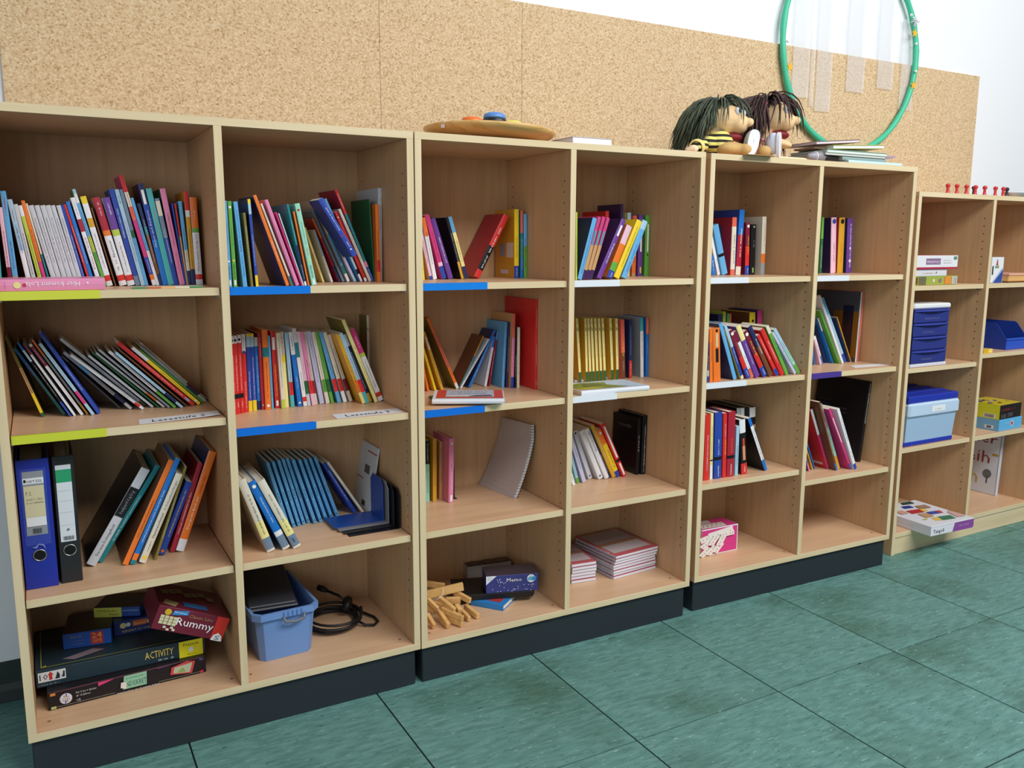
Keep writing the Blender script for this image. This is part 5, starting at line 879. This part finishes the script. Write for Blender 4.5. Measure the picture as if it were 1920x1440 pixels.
# column beside it
Z = ZS[8, 1]; rt, w_ = onbox('card_pack', 'white and blue card pack standing on an upper shelf', 'game box', 4, Z, 1857, 1879, 527, .05, .03, .1); h_ = hpx(4, 1870, 479, 527, .05); carton(rt, w_, .03, h_, 'dde3ea')
F = Face(rt, w_, .03, h_, 'F'); F.poly([(.12, 0), (.95, 0), (.98, .48), (.88, .55)], '2f4a94'); F.poly([(.08, 0), (.2, 0), (.95, .5), (.95, .58)], '8fb0e0'); F.poly([(.34, .68), (.54, .68), (.46, .92), (.42, .92)], 'b85a5e'); F.rect(.28, .6, .58, .66, '7a9a6a'); F.rect(.05, .14, .32, .66, '2a2a2a')
rt, w_ = onbox('wooden_case', 'flat wooden case with pink edge beside the card pack', 'case', 4, Z, 1892, 1960, 526, .03, .16, .03); h_ = hpx(4, 1905, 509, 526, .03); mb = MB(); mb.bev(0, min(w_, .2), 0, .16, .004, h_*.75, mW, .004); mb.build('case', rt); mb = MB(); mb.bev(0, min(w_, .2), -.001, .16, h_*.75, h_, plain('d8a890', .5), .002); mb.build('lid', rt); mb = MB(); mb.bev(.004, min(w_, .2)-.004, .004, .15, 0, .004, plain('4a3320', .6), .001); mb.build('foot', rt)
Z = ZS[8, 2]; rt, w_ = onbox('parts_bin', 'blue open-front plastic bin holding pens', 'bin', 4, Z, 1886, 1960, 646, .05, .2, .1); h_ = hpx(4, 1890, 598, 647, .06); w_ = .16; mB2 = plain('2a55c4', .35); mBd = plain('22409c', .35)
T_ = Matrix.Identity(4); mb = MB(); mb.prism([(.0, .004), (0, h_*.42), (.05, h_*.95), (.06, h_), (.21, h_), (.21, .004)], 0, .003, mBd, 'x'); mb.prism([(.0, .004), (0, h_*.42), (.05, h_*.95), (.06, h_), (.21, h_), (.21, .004)], w_-.003, w_, mBd, 'x'); mb.box(0, w_, 0, .21, 0, .004, mBd); mb.box(.003, w_-.003, .207, .21, .004, h_, mBd); mb.box(.003, w_-.003, 0, .003, .004, h_*.42, mB2); mb.box(-.002, w_+.002, -.004, 0, h_*.36, h_*.44, mB2); mb.build('bin', rt)
mb = MB(); mb.box(.01, .085, .2, .206, h_*.35, h_*.92, plain('b8b8b4', .6)); mb.build('card_label', rt)
for i, (lab, c, y_, s_) in enumerate((('red pen lying in the blue open-front bin', 'b03a40', .03, 0), ('yellow pen lying in the blue open-front bin', 'd8b030', .045, .01), ('dark grey pen lying in the blue open-front bin', '4a4440', .06, .02))):
    q_ = thing('pen', lab, 'pen', Matrix.Translation(rt.location) @ Matrix.Rotation(UNIT[4][2], 4, 'Z') @ Vector((.008, y_, .006+.0085*0)), (0, 0, 0)); mb = MB(); mb.tube([(.0, 0, .0045), (.004, 0, .0045), (.135, 0, .0045)], [.001, .0042, .0042], plain(c, .4), 8); mb.build('barrel', q_, True); mb = MB(); mb.tube([(.126, 0, .0045), (.137, 0, .0045)], .0048, plain('3a3a3e', .4), 8); mb.build('cap', q_, True)
rt, w_ = onbox('folded_sleeve', 'yellow folded card wedge with white stripe beside the bin', 'card', 4, Z, 1845, 1885, 654, .02, .1, .03); hw = .045; w_ = .062; mb = MB()
vs = [(-.0, .0, 0), (w_, 0, 0), (w_, .018, 0), (0, .13, 0), (0, .0, .018), (w_, 0, .018), (w_, .016, .018), (0, .12, .018)]; mb.add(vs, [(0, 3, 2, 1), (4, 5, 6, 7), (0, 1, 5, 4), (1, 2, 6, 5), (2, 3, 7, 6), (3, 0, 4, 7)], plain('d8ae20', .4)); mb.build('wedge', rt); mb = MB(); mb.quad((0, -.0005, .016), (w_*.55, -.0005, .017), (w_*.55, .004, .0185), (0, .03, .0185), plain('d8d8e0', .4)); mb.build('stripe', rt); mb = MB(); mb.box(w_*.55, w_+.0004, -.0008, .0, .001, .0175, plain('ecd870', .4)); mb.build('end_flap', rt)
Z = ZS[8, 3]; cA = l2w(4, *onz(4, 1872, 809.5, Z)[:2], Z); lB = l2w(4, *onz(4, 1837, 803.5, Z)[:2], Z); rC = l2w(4, *onz(4, 1925, 799, Z)[:2], Z)
yaw = math.atan2(rC[1]-cA[1], rC[0]-cA[0]); h_ = .052
rt = thing('game_box', 'light blue game box under the yellow and black one', 'game box', (cA[0], cA[1], Z+.0004), (0, 0, yaw)); w_, d_ = .19, .17; carton(rt, w_, d_, h_, '5fb2e2'); F = Face(rt, w_, d_, h_, 'F'); F.disc(.55, .55, .014, 'd8d4dc'); F.disc(.55, .55, .009, 'b04a5a'); F.text(0, .25, .42, .6, .25, 'c8e4f4', seed=61); F = Face(rt, w_, d_, h_, 'L'); F.rect(0, 1, 0, 1, '6fa6cc'); F.rect(.62, .86, .15, .45, 'd4d8dc'); F.rect(.67, .8, .2, .4, '5a6068')
h2 = .066; rt = thing('game_box', 'yellow and black game box on the light blue one', 'game box', (cA[0]+.002, cA[1]+.003, Z+h_+.001), (0, 0, yaw+.02)); w_, d_ = .185, .165; carton(rt, w_, d_, h2, '1c1a1e', 'c8b830'); F = Face(rt, w_, d_, h2, 'F'); F.text(0, .08, .7, .58, .28, 'a8303a', seed=62)
for k in range(3): F.text(0, .06, .3, .1+.1*k, .06, 'c8c4c8', seed=63+k); F.text(0, .36, .6, .14+.1*k, .06, 'c8c4c8', seed=66+k)
F = Face(rt, w_, d_, h2, 'L'); F.rect(0, 1, .0, 1, 'cfcf30'); F.rect(.56, .9, .06, .36, 'd8d4c0')
for k in range(7): F.rect(.6+.038*k, .62+.038*k, .1, .32, '4a4058', 'barcode')
F = Face(rt, w_, d_, h2, 'T'); F.k = 3; Rr = random.Random(8)
for k in range(16): x_, y_ = Rr.uniform(.04, .8), Rr.uniform(.1, .85); F.poly([(x_, y_), (x_+.12, y_+.02), (x_+.1, y_+.12), (x_+.01, y_+.1)], ('4a50a0', 'c8c8d0', '8a5a30', 'e0b830')[k % 4], 'picture')
aB = list(onz(4, 1870.5, 924, ZS[8, 4])); aB[1] = min(aB[1], .13); aB[0] = onplane(4, 1870.5, 924, aB[1])[0]; rt = thing('book', 'large white alphabet picture book standing in the low bookshelf', 'book', l2w(4, aB[0], aB[1], ZS[8, 4]+.0004), (0, math.radians(2.5), UNIT[4][2])); H_, D_, T_k = .325, .25, .022
mb = MB(); mb.box(-T_k, -T_k+.003, 0, D_, 0, H_, plain('d2d4dc', .4)); mb.box(-T_k, 0, 0, .003, 0, H_, plain('c4cad6', .4)); mb.box(-.003, 0, .003, D_, 0, H_, plain('a83034', .4)); mb.build('cover', rt); mb = MB(); mb.box(-T_k+.003, -.003, .003, D_-.004, .004, H_-.004, M_PAGE); mb.build('pages', rt)
Fl = Face(rt, T_k, D_, H_, 'L'); Fl.o = Vector((-T_k-EPS, D_, 0))
Fl.text('ter', .45, .93, .76, .20, '8a3a40'); Fl.text('leih', .28, .82, .46, .26, '9a3a3c'); Fl.rect(.86, .98, .585, .615, 'b8902c'); Fl.text('ch', .30, .62, .13, .30, 'c8a030'); Fl.disc(.80, .30, .022, '6a6a6e'); Fl.rect(.795, .82, .16, .27, '4a4a4e')

# ---- game pawns on the low unit
pr = [(.0085, 0), (.0085, .002), (.0062, .007), (.0052, .016), (.0062, .021), (.0045, .023), (.0085, .027), (.0092, .031), (.0085, .0355), (.005, .0385), (.0005, .0395)]
red0 = None
for px, dx, red in ((1777, 0, 1), (1794, 0, 1), (1812, 0, 1), (1829, 0, 1), (1846.5, 0, 1), (1866.5, 0, 1), (1881.5, 0, 1), (1826, .03, 0), (1888, .012, 0)):
    p = onplane(4, px, 356, .025+dx)
    lab = 'red wooden game pawn on top of the low bookshelf' if red else ('black game pawn half hidden behind a red one' if dx > .02 else 'black game pawn at the end of the red row')
    rt = thing('game_pawn', lab, 'pawn', l2w(4, p[0], .025+dx, H4+.0004), (0, 0, 0), 'red game pawns' if red else None)
    mb = MB(); mb.lathe(pr, plain('c8303a' if red else '25282e', .35), 14); mb.build('pawn_body', rt, True)
p = onplane(4, 1906, 362, .02); rt = thing('dish', 'shallow white dish at the front edge of the low bookshelf', 'dish', l2w(4, p[0]+.012, .035, H4+.0004)); mb = MB(); mb.lathe([(.03, 0), (.034, 0), (.052, .016), (.054, .019), (.051, .019), (.033, .003), (.0, .003)], plain('dfe3e8', .4), 28); mb.build('bowl', rt, True)

# ================================================================== on top of the bookshelves
def topw(u, x, y, ly): p = onplane(u, x, y, ly); return p
# ---- balance disc with buzzers
ly_ = .17; L_ = onplane(2, 797, 243, ly_)[0]; R2 = onplane(2, 1037, 250, ly_)[0]; cx_ = (L_+R2)/2; rad = (R2-L_)/2*.93
rt = thing('balance_board', 'round wooden balance disc with a domed underside', 'balance board', l2w(2, cx_, ly_+.015, UH+.003), (0, math.radians(2.0), 0))
mWd = wood_mat('varnished_wood', 'c89a58', 'd9b06c', 'e2bd80', .3, 'x')
mb = MB(); mb.lathe([(rad*.30, 0), (rad*.55, .004), (rad*.8, .013), (rad*.94, .024), (rad, .033), (rad*.995, .038), (rad*.97, .040), (0.0, .041)], mWd, 48); mb.build('disc', rt, True)
a_ = math.radians(-160); mb = MB(); mb.box(-.006, .006, -.0015, .0015, .022, .041, plain('e4e0e4', .5), Matrix.Rotation(a_+math.pi/2, 4, 'Z') @ Matrix.Translation((0, -rad*.985, 0))); mb.build('paper_tag', rt)
zt = UH+.0455
def buzzer(px, ly, col, lab, r=.034):
    p = onplane(2, px, 225, ly); q = thing('buzzer', lab, 'buzzer', l2w(2, p[0], ly, zt), (0, math.radians(2.0), 0), 'round buzzers on the disc')
    mb = MB(); mb.lathe([(r, 0), (r*1.02, .004), (r*1.02, .015), (r*.97, .019), (0, .019)], plain('23262c', .4), 28); mb.build('base', q, True)
    mb = MB(); mb.lathe([(r*.95, .019), (r*.97, .024), (r*.9, .031), (r*.6, .036), (0, .038)], plain(col, .35), 28); mb.build('push_cap', q, True)
buzzer(927, .10, '5f92d8', 'blue round buzzer standing in front on the wooden disc'); buzzer(885, .21, 'ee7a34', 'orange round buzzer on the wooden disc'); buzzer(960, .22, 'e8e06a', 'yellow round buzzer on the wooden disc'); buzzer(976, .29, '5fb8cc', 'turquoise round buzzer behind the yellow one', .03)
p = onplane(2, 1074, 270, .03); q_ = onplane(2, 1147, 272, .03); w_ = q_[0]-p[0]; rt = thing('flat_box', 'flat white box lying beside the wooden disc', 'box', l2w(2, p[0], .03, UH+.0004), (0, 0, UNIT[2][2])); h_ = .022
mb = MB(); mb.bev(0, w_, 0, .2, 0, h_-.002, plain('e6e8ee', .4), .0015); mb.build('box_body', rt); mb = MB(); mb.bev(-.001, w_+.001, -.001, .2, h_-.002, h_, plain('c4c6cc', .4), .0008); mb.build('lid', rt)
# ---- hoop on the wall
hc = Vector((3.235, WALLY-.030, 2.113)); hr = .418
rt = thing('hoop', 'turquoise decorated hoop with hanging translucent ribbons on the wall', 'hoop', hc)
mb = MB(); n = 72; Rr = random.Random(3); mb.tube([((hr+.003*math.sin(5*a+1))*math.cos(a), .003*math.sin(3*a), (hr+.003*math.sin(5*a+1))*math.sin(a)) for a in [2*math.pi*i/n for i in range(n)]], [.0125+.0012*math.sin(i*1.7) for i in range(n)], plain('46c09a', .45), 10, True); mb.build('ring', rt, True)
def on_wall(x, y, Y): d = ray(x, y); return Vector(CAM+d*((Y-CAM[1])/d[1]))
m, N, Lk, b = nodes('clear_ribbon'); b.inputs['Base Color'].default_value = (.85, .87, .9, 1); b.inputs['Roughness'].default_value = .4; b.inputs['Alpha'].default_value = .2; mRib = m
for x0, x1, yb, yt in ((370, 528, 1150, -60), (310, 352, 1100, -60), (130, 305, 1000, -60), (695, 880, 945, -60), (1015, 1180, 915, -60), (1240, 1375, 1140, -60)):
    P0 = on_wall(1460+x0/5.54, yb/5.54, WALLY-.02); P1 = on_wall(1460+x1/5.54, yb/5.54, WALLY-.02); xm = (P0.x+P1.x)/2-hc.x; zt_ = hc.z+math.sqrt(max(hr**2-xm**2, .01))
    mb = MB(); k = 7; vs = []
    for i in range(k+1):
        t = i/k; wv = .002*math.sin(i*2.1+x0)
        for X in (P0.x, P1.x):
            for yy in (0, .0004): vs.append((X-hc.x+wv, WALLY-.020+yy-hc.y+wv*.5, P0.z+(zt_-P0.z)*t-hc.z))
    fs = []
    for i in range(k): a = i*4; fs += [(a, a+2, a+6, a+4), (a+1, a+5, a+7, a+3), (a, a+4, a+5, a+1), (a+2, a+3, a+7, a+6)]
    mb.add(vs, fs, mRib); mb.build('ribbon', rt)
for sx, sy in ((1482, 125), (1716, 62), (1713, 160)):
    P = on_wall(sx, sy, WALLY-.046)-hc; mb = MB(); pts = []
    for i in range(10): a = math.pi/2+i*math.pi/5; r = .019 if i % 2 == 0 else .0085; pts.append((P.x+r*math.cos(a), P.z+r*math.sin(a)))
    mb.prism(pts, P.y, P.y+.003, plain('f2b632', .5), 'y'); mb.build('star', rt)
for sx, sy in ((1477, 77), (1709, 28), (1718, 82), (1717, 134)):
    P = on_wall(sx, sy, WALLY-.046)-hc; mb = MB(); mb.lathe([(.001, -.006), (.005, -.004), (.006, 0), (.005, .004), (.001, .006)], plain('e8ecf2', .3), 10, Matrix.Translation(P)); mb.build('bead', rt, True)
P = on_wall(1716, 40, WALLY-.046)-hc; mb = MB(); Rr = random.Random(9)
for i in range(60):
    d = Vector((Rr.gauss(0, 1), Rr.gauss(0, .5), Rr.gauss(0, 1))).normalized()*Rr.uniform(.012, .03); mb.tube([P, P+d*.6+Vector((0, 0, .002)), P+d], [.0012, .0009, .0004], plain('dfe3ea', .6), 3)
o = mb.build('feather_tuft', rt); o['kind'] = 'stuff'

# ---- hand puppets
def ellip(bm, c, r, rot=None, seg=16):
    M_ = Matrix.Translation(c) @ (rot or Matrix.Identity(4)) @ Matrix.Diagonal((*r, 1)); bmesh.ops.create_uvsphere(bm, u_segments=seg, v_segments=max(8, seg//2+2), radius=1, matrix=M_)
def blob(name, parts, m, parent, vox=.004, sm=6):
    bm = bmesh.new()
    for p in parts: ellip(bm, *p)
    me = bpy.data.meshes.new(name); bm.to_mesh(me); bm.free(); me.materials.append(m); o = bpy.data.objects.new(name, me); C.objects.link(o); o.parent = parent
    md = o.modifiers.new('r', 'REMESH'); md.mode = 'VOXEL'; md.voxel_size = vox; md.use_smooth_shade = True
    md = o.modifiers.new('s', 'SMOOTH'); md.factor = .5; md.iterations = sm; return o
def hair(parent, col, seed, n, long_, fringe, side, zmin):
    R = random.Random(seed); mats = [plain(c, .55) for c in col]; mb = MB(); c0 = Vector((-.012, 0, .105)); E = Vector((.074, .077, .076))
    def strand(nrm, Ln, drift):
        p0 = c0+Vector((nrm.x*.07, nrm.y*.074, nrm.z*.073)); out = Vector((nrm.x*.6, nrm.y, 0))
        out = out.normalized() if out.length > .08 else Vector((R.uniform(-1, .4), R.uniform(-1, 1), 0)).normalized()
        pts = [p0]; k = 6; p = p0.copy(); v = (nrm*.5+Vector((0, 0, .3))*max(0, nrm.z)+out*.7+drift).normalized()
        for j in range(k):
            v = (v+Vector((R.gauss(0, .09), R.gauss(0, .09), -.5))+drift*.3).normalized(); p = p+v*(Ln/k)
            dl = p-c0; q = Vector((dl.x/E.x, dl.y/E.y, dl.z/E.z))
            if 0 < q.length < 1: p = c0+Vector((q.x*E.x, q.y*E.y, q.z*E.z))/q.length
            p.z = max(p.z, zmin+.003+R.uniform(0, .004)); pts.append(p.copy())
        r = R.uniform(.0022, .0040); mb.tube(pts, [r*.7, r, r, r, r*.8, r*.5, r*.15], R.choice(mats), 4)
    for i in range(n):
        th = R.uniform(-math.pi, math.pi); ph = math.acos(R.uniform(-.3, 1.0)); nrm = Vector((math.sin(ph)*math.cos(th), math.sin(ph)*math.sin(th), math.cos(ph)))
        if nrm.x > .30 and nrm.z < .80: continue
        strand(nrm, long_*R.uniform(.75, 1.1), Vector((-.25, 0, 0)))
    for i in range(n//7):                     # fringe over the forehead and locks beside the face
        y = R.uniform(-.8, .8); strand(Vector((.40, y*.55, .75)).normalized(), fringe*R.uniform(.55, .95), Vector((.35, y*.3, 0)))
    for i in range(n//6):
        s = -1 if R.random() < .6 else 1; strand(Vector((R.uniform(.0, .32), s*.8, R.uniform(.25, .75))).normalized(), side*R.uniform(.7, 1.1), Vector((R.uniform(-.1, .12), s*.1, 0)))
    o = mb.build('hair', parent, True); o['kind'] = 'stuff'; return o
SKIN = plain('ecc99a', .7, .2)
def puppet(lab, nose, yaw, hcol, seed, long_, fringe, side, eye, ly):
    p = onplane(3, *nose, ly-.09); d = Vector((math.cos(yaw), math.sin(yaw), 0)); wn = Vector(l2w(3, p[0], p[1], p[2]))
    base = wn-d*.118-Vector((0, 0, .094)); rt = thing('hand_puppet', lab, 'puppet', base, (0, 0, yaw)); J = Matrix.Rotation(math.radians(14), 4, 'Y')
    blob('head', [((-.01, 0, .108), (.066, .068, .066)), ((.022, 0, .104), (.070, .062, .054)), ((.070, 0, .092), (.036, .044, .034)), ((-.005, 0, .062), (.05, .054, .045)), ((.042, 0, .022), (.058, .046, .018), J), ((.0, 0, .036), (.046, .050, .034)), ((.108, 0, .094), (.015, .016, .015)), ((-.02, 0, .01), (.03, .03, .04))], SKIN, rt, .0035, 5)
    bm = bmesh.new(); ellip(bm, (.036, 0, .050), (.050, .037, .020), Matrix.Rotation(math.radians(7), 4, 'Y')); mb = MB(); mb.bm(bm, plain('7a1420', .6)); mb.build('mouth', rt, True)
    for s in (-1, 1):
        bm = bmesh.new(); ellip(bm, (.076, s*.029, .128), (.0115, .0125, .0145), None, 12); mb = MB(); mb.bm(bm, plain('eef0f0', .2)); e = mb.build('eye', rt, True)
        bm = bmesh.new(); ellip(bm, (.0835, s*.0345, .129), (.0062, .0068, .0078), None, 10); mb = MB(); mb.bm(bm, plain(eye, .15)); mb.build('iris', e, True)
        bm = bmesh.new(); ellip(bm, (-.012, s*.082, .085), (.012, .010, .019), None, 12); mb = MB(); mb.bm(bm, SKIN); mb.build('ear', rt, True)
    bm = bmesh.new(); ellip(bm, (-.022, 0, .116), (.066, .073, .069)); mb = MB(); mb.bm(bm, plain(hcol[0], .6)); mb.build('scalp', rt, True)
    hair(rt, hcol, seed, 560, long_, fringe, side, UH-base.z); return rt, base
fy = math.radians(-58)
boy, bb_ = puppet('hand puppet with dark green hair and striped shirt', (1411, 229), fy, ('46503f', '3c4638', '525c48'), 5, .14, .05, .10, '3a4a78', .13)
girl, gb_ = puppet('hand puppet with long dark brown hair and pink hair clip', (1499, 226), fy+.06, ('46302e', '3a2727', '523a38'), 11, .19, .045, .19, '1c1a1c', .17)
# clothes and limbs of the green-haired puppet
m, N, Lk, b = nodes('striped_jersey'); tc = N.new('ShaderNodeTexCoord'); wv = N.new('ShaderNodeTexWave'); wv.bands_direction = 'Z'; wv.inputs['Scale'].default_value = 16; wv.inputs['Distortion'].default_value = 1.2; wv.inputs['Detail'].default_value = 1
rp = ramp(N, [(.50, 'e6dc7a'), (.58, '22201c')]); Lk.new(tc.outputs['Object'], wv.inputs[0]); Lk.new(wv.outputs[0], rp.inputs[0]); Lk.new(rp.outputs[0], b.inputs['Base Color']); b.inputs['Roughness'].default_value = .8; mStr = m
Rinv = Matrix.Rotation(-fy, 4, 'Z')
def loc_of(px, py, ly, base): p = onplane(3, px, py, ly); return Rinv @ (Vector(l2w(3, p[0], ly, p[2]))-base)
zb_ = UH-bb_.z
sh = loc_of(1340, 263, .13, bb_); hd = loc_of(1302, 284, .035, bb_); hd.z = zb_+.016; tr = loc_of(1348, 284, .105, bb_)
tz = max(zb_+.052, -.02); ch = Vector((tr.x, tr.y, zb_+.050))
blob('shirt', [(ch-Vector((0, 0, .006)), (.048, .058, .042)), (ch+Vector((.0, 0, .01)), (.042, .05, .03)), ((ch*.6+sh*.4), (.035, .035, .03)), (sh, (.03, .03, .026)), (sh*.66+hd*.34, (.028, .028, .024)), (sh*.33+hd*.67, (.025, .025, .021)), (sh*.15+hd*.85, (.023, .023, .019))], mStr, boy, .0045, 4)
mb = MB(); cuffT = Matrix.Translation(sh*.12+hd*.88) @ (hd-sh).to_track_quat('Z', 'Y').to_matrix().to_4x4(); mb.lathe([(.021, -.008), (.0265, -.004), (.0265, .006), (.021, .009)], plain('ecd98a', .8), 18, cuffT, False); mb.build('cuff', boy, True)
fing = [(hd+(hd-sh).normalized()*.012, (.018, .018, .0125))]; dr = (hd-sh).normalized(); sd_ = dr.cross(Vector((0, 0, 1))).normalized()
for k in range(4): fing.append((hd+dr*.027+sd_*(-.0125+.0085*k)+Vector((0, 0, -.002)), (.006, .006, .0075)))
fing.append((hd+dr*.012+sd_*.02, (.008, .007, .0075))); blob('hand', fing, plain('efd2b0', .7), boy, .003, 3)
s1 = loc_of(1408, 272, .015, bb_); s2 = loc_of(1456, 272, .03, bb_)
mTr = plain('c9a56a', .8); hip = Vector((tr.x+.03, tr.y, zb_+.026))
blob('trousers', [(hip, (.045, .06, .026)), (hip*.6+Vector((s1.x, s1.y, zb_+.022))*.4, (.03, .03, .022)), (hip*.25+Vector((s1.x, s1.y, zb_+.022))*.75, (.024, .024, .02)), (hip*.6+Vector((s2.x, s2.y, zb_+.022))*.4, (.03, .03, .022)), (hip*.25+Vector((s2.x, s2.y, zb_+.022))*.75, (.024, .024, .02))], mTr, boy, .0045, 4)
def shoe(px, py, ly, yaw, lab, tilt):
    c = loc_of(px, py, ly, bb_); c.z = zb_+.0445; T_ = Matrix.Translation(c) @ Matrix.Rotation(yaw-fy, 4, 'Z') @ Matrix.Rotation(tilt, 4, 'X'); n = 20; h, w2 = .043, .0205
    prof = []
    for i in range(n):
        a = 2*math.pi*i/n; y = w2*math.copysign(abs(math.cos(a))**.75, math.cos(a)); z = h*math.copysign(abs(math.sin(a))**.8, math.sin(a)); prof.append((y*(1+.12*(z/h)), z))
    mb = MB(); mb.prism(prof, .0, .009, plain('e4e6ee', .45), 'x', T_); so = mb.build('shoe_sole', boy)
    bm = bmesh.new(); ellip(bm, (-.016, 0, .006), (.026, .0185, .037)); mb = MB(); mb.bm(bm, plain('d2d6e4', .6), T_); up = mb.build('shoe_upper', boy, True)
    for k in range(4): mb = MB(); mb.tube([T_ @ Vector((-.034+.004*k, -.010, .010+.008*k)), T_ @ Vector((-.037+.005*k, 0, .012+.008*k)), T_ @ Vector((-.034+.004*k, .010, .010+.008*k))], .0012, plain('3a3a4a', .6), 5); mb.build('lace', up, True)
cam_yaw = math.atan2(-FWD[1], -FWD[0])
shoe(1410, 268, .02, cam_yaw+.25, '', -.18); shoe(1458, 268, .03, cam_yaw+1.05, '', .08)
# clip, collar and body of the brown-haired puppet
Rg = Matrix.Rotation(-(fy+.06), 4, 'Z'); mb = MB(); q0 = Vector((-.012, -.062, .150)); mb.bev(-.014, .014, -.002, .002, -.0035, .0035, plain('d8506a', .3), .0012, Matrix.Translation((.005, -.080, .150)) @ Matrix.Rotation(.15, 4, 'Y')); mb.build('hair_clip', girl)
zg = UH-gb_.z; blob('dress', [((-.03, .0, zg+.045), (.05, .055, .045)), ((-.025, 0, zg+.085), (.035, .04, .03))], plain('b88a78', .8), girl, .0045, 4)
def gl(px, py, ly): p = onplane(3, px, py, ly); return Rg @ (Vector(l2w(3, p[0], ly, p[2]))-gb_)
mb = MB(); mb.tube([gl(1415, 252, .07), gl(1427, 260, .06), gl(1440, 268, .06)], .0035, plain('e08a9a', .6), 8); mb.build('strap', girl, True)
# ---- board and card under the puppets
p = onplane(3, 1400, 296, .05); q_ = onplane(3, 1522, 296, .05)
rt = thing('wooden_board', 'pale wooden board lying beneath the brown-haired puppet', 'board', l2w(3, p[0]+.075, .055, UH+.0004), (0, 0, UNIT[3][2])); mb = MB(); mb.bev(.05, q_[0]-p[0]-.075, 0, .05, 0, .012, plain('ecd9b4', .5), .002); mb.build('board', rt)
p = onplane(3, 1400, 292, -.02); q_ = onplane(3, 1453, 295, -.02); rt = thing('card_sheet', 'tan card sheet jutting out under the white shoes', 'card', l2w(3, p[0], -.028, UH+.0003), (0, 0, UNIT[3][2])); mb = MB(); mb.box(0, q_[0]-p[0], 0, .07, 0, .0009, plain('d8b080', .6)); mb.build('sheet', rt)
# ---- torch and book pile
p = onplane(3, 1514, 297, .05); q_ = onplane(3, 1566, 300, .05); L_ = q_[0]-p[0]
rt = thing('torch', 'grey and black torch lying before the book pile', 'torch', l2w(3, p[0], .05, UH+.0004), (0, 0, UNIT[3][2])); T_ = Matrix.Translation((0, 0, .019)) @ Matrix.Rotation(math.pi/2, 4, 'Y')
mb = MB(); mb.lathe([(.001, 0), (.008, .003), (.016, L_*.22), (.0165, L_*.24)], plain('9a98a4', .4), 20, T_); mb.lathe([(.0165, L_*.27), (.018, L_*.29), (.0185, L_*.52)], plain('8a8a90', .4), 20, T_); mb.build('head', rt, True)
mb = MB(); mb.lathe([(.0172, L_*.24), (.0172, L_*.27)], plain('e0e0e6', .3), 20, T_); mb.build('ring', rt, True)
mb = MB(); mb.lathe([(.019, L_*.52), (.0188, L_*.62), (.016, L_*.66), (.016, L_)], plain('232327', .5), 20, T_); mb.build('handle', rt, True)
zp = UH+.0006
def pile(x0, x1, dz, ly, d, cov, page, lab, tilt=0, spine='B', lift=0.0, yaw=0.0):
    global zp
    a = onplane(3, x0, 295, ly); b = onplane(3, x1, 295, ly); w_ = b[0]-a[0]; z = zp+lift
    rt = thing('book', lab, 'book', l2w(3, a[0], ly, z+.0003), (0, tilt, UNIT[3][2]+yaw), 'books piled on the bookshelf top'); flatbook(rt, w_, d, dz, cov, spine, page, .0018); zp += dz+.0006; return rt
pile(1591, 1692, .0105, .02, .14, 'bfe0e4', 'd8ecf4', 'pale mint book lying lowest in front of the pile', spine='F')
zp = UH+.0006; pile(1640, 1707, .009, .18, .12, '4fa8d4', None, 'sky blue book lying lowest at the back of the pile', spine='F'); zp = UH+.0115
pile(1579, 1661, .0125, .03, .16, '8fa6a6', 'b8c0ba', 'grey green book lying second lowest in the pile', spine='F'); pile(1548, 1662, .009, .025, .18, 'b6c4b4', 'd4d2d6', 'thin grey white book in the middle of the pile')
pile(1551, 1664, .011, .03, .18, '8fb4a0', 'dde6e0', 'white book with sage green covers in the pile'); zq = zp; pile(1661, 1680, .006, .05, .1, 'c8a8cc', None, 'lilac booklet sticking out of the book pile', lift=-.012); zp = zq
pile(1526, 1560, .006, .06, .1, '8a6a58', 'a88a70', 'brown booklet sticking out beside the torch', lift=.002); zp = zq
pile(1562, 1659, .0135, .03, .17, 'c9cc6a', 'e6e6e8', 'white book with lime yellow covers near the top of the pile', tilt=math.radians(-3.2), lift=.001); pile(1530, 1612, .0115, .05, .16, '8a7078', 'dcd2d8', 'white book with mauve covers lying topmost on the pile', tilt=math.radians(-5.0), lift=.0005)
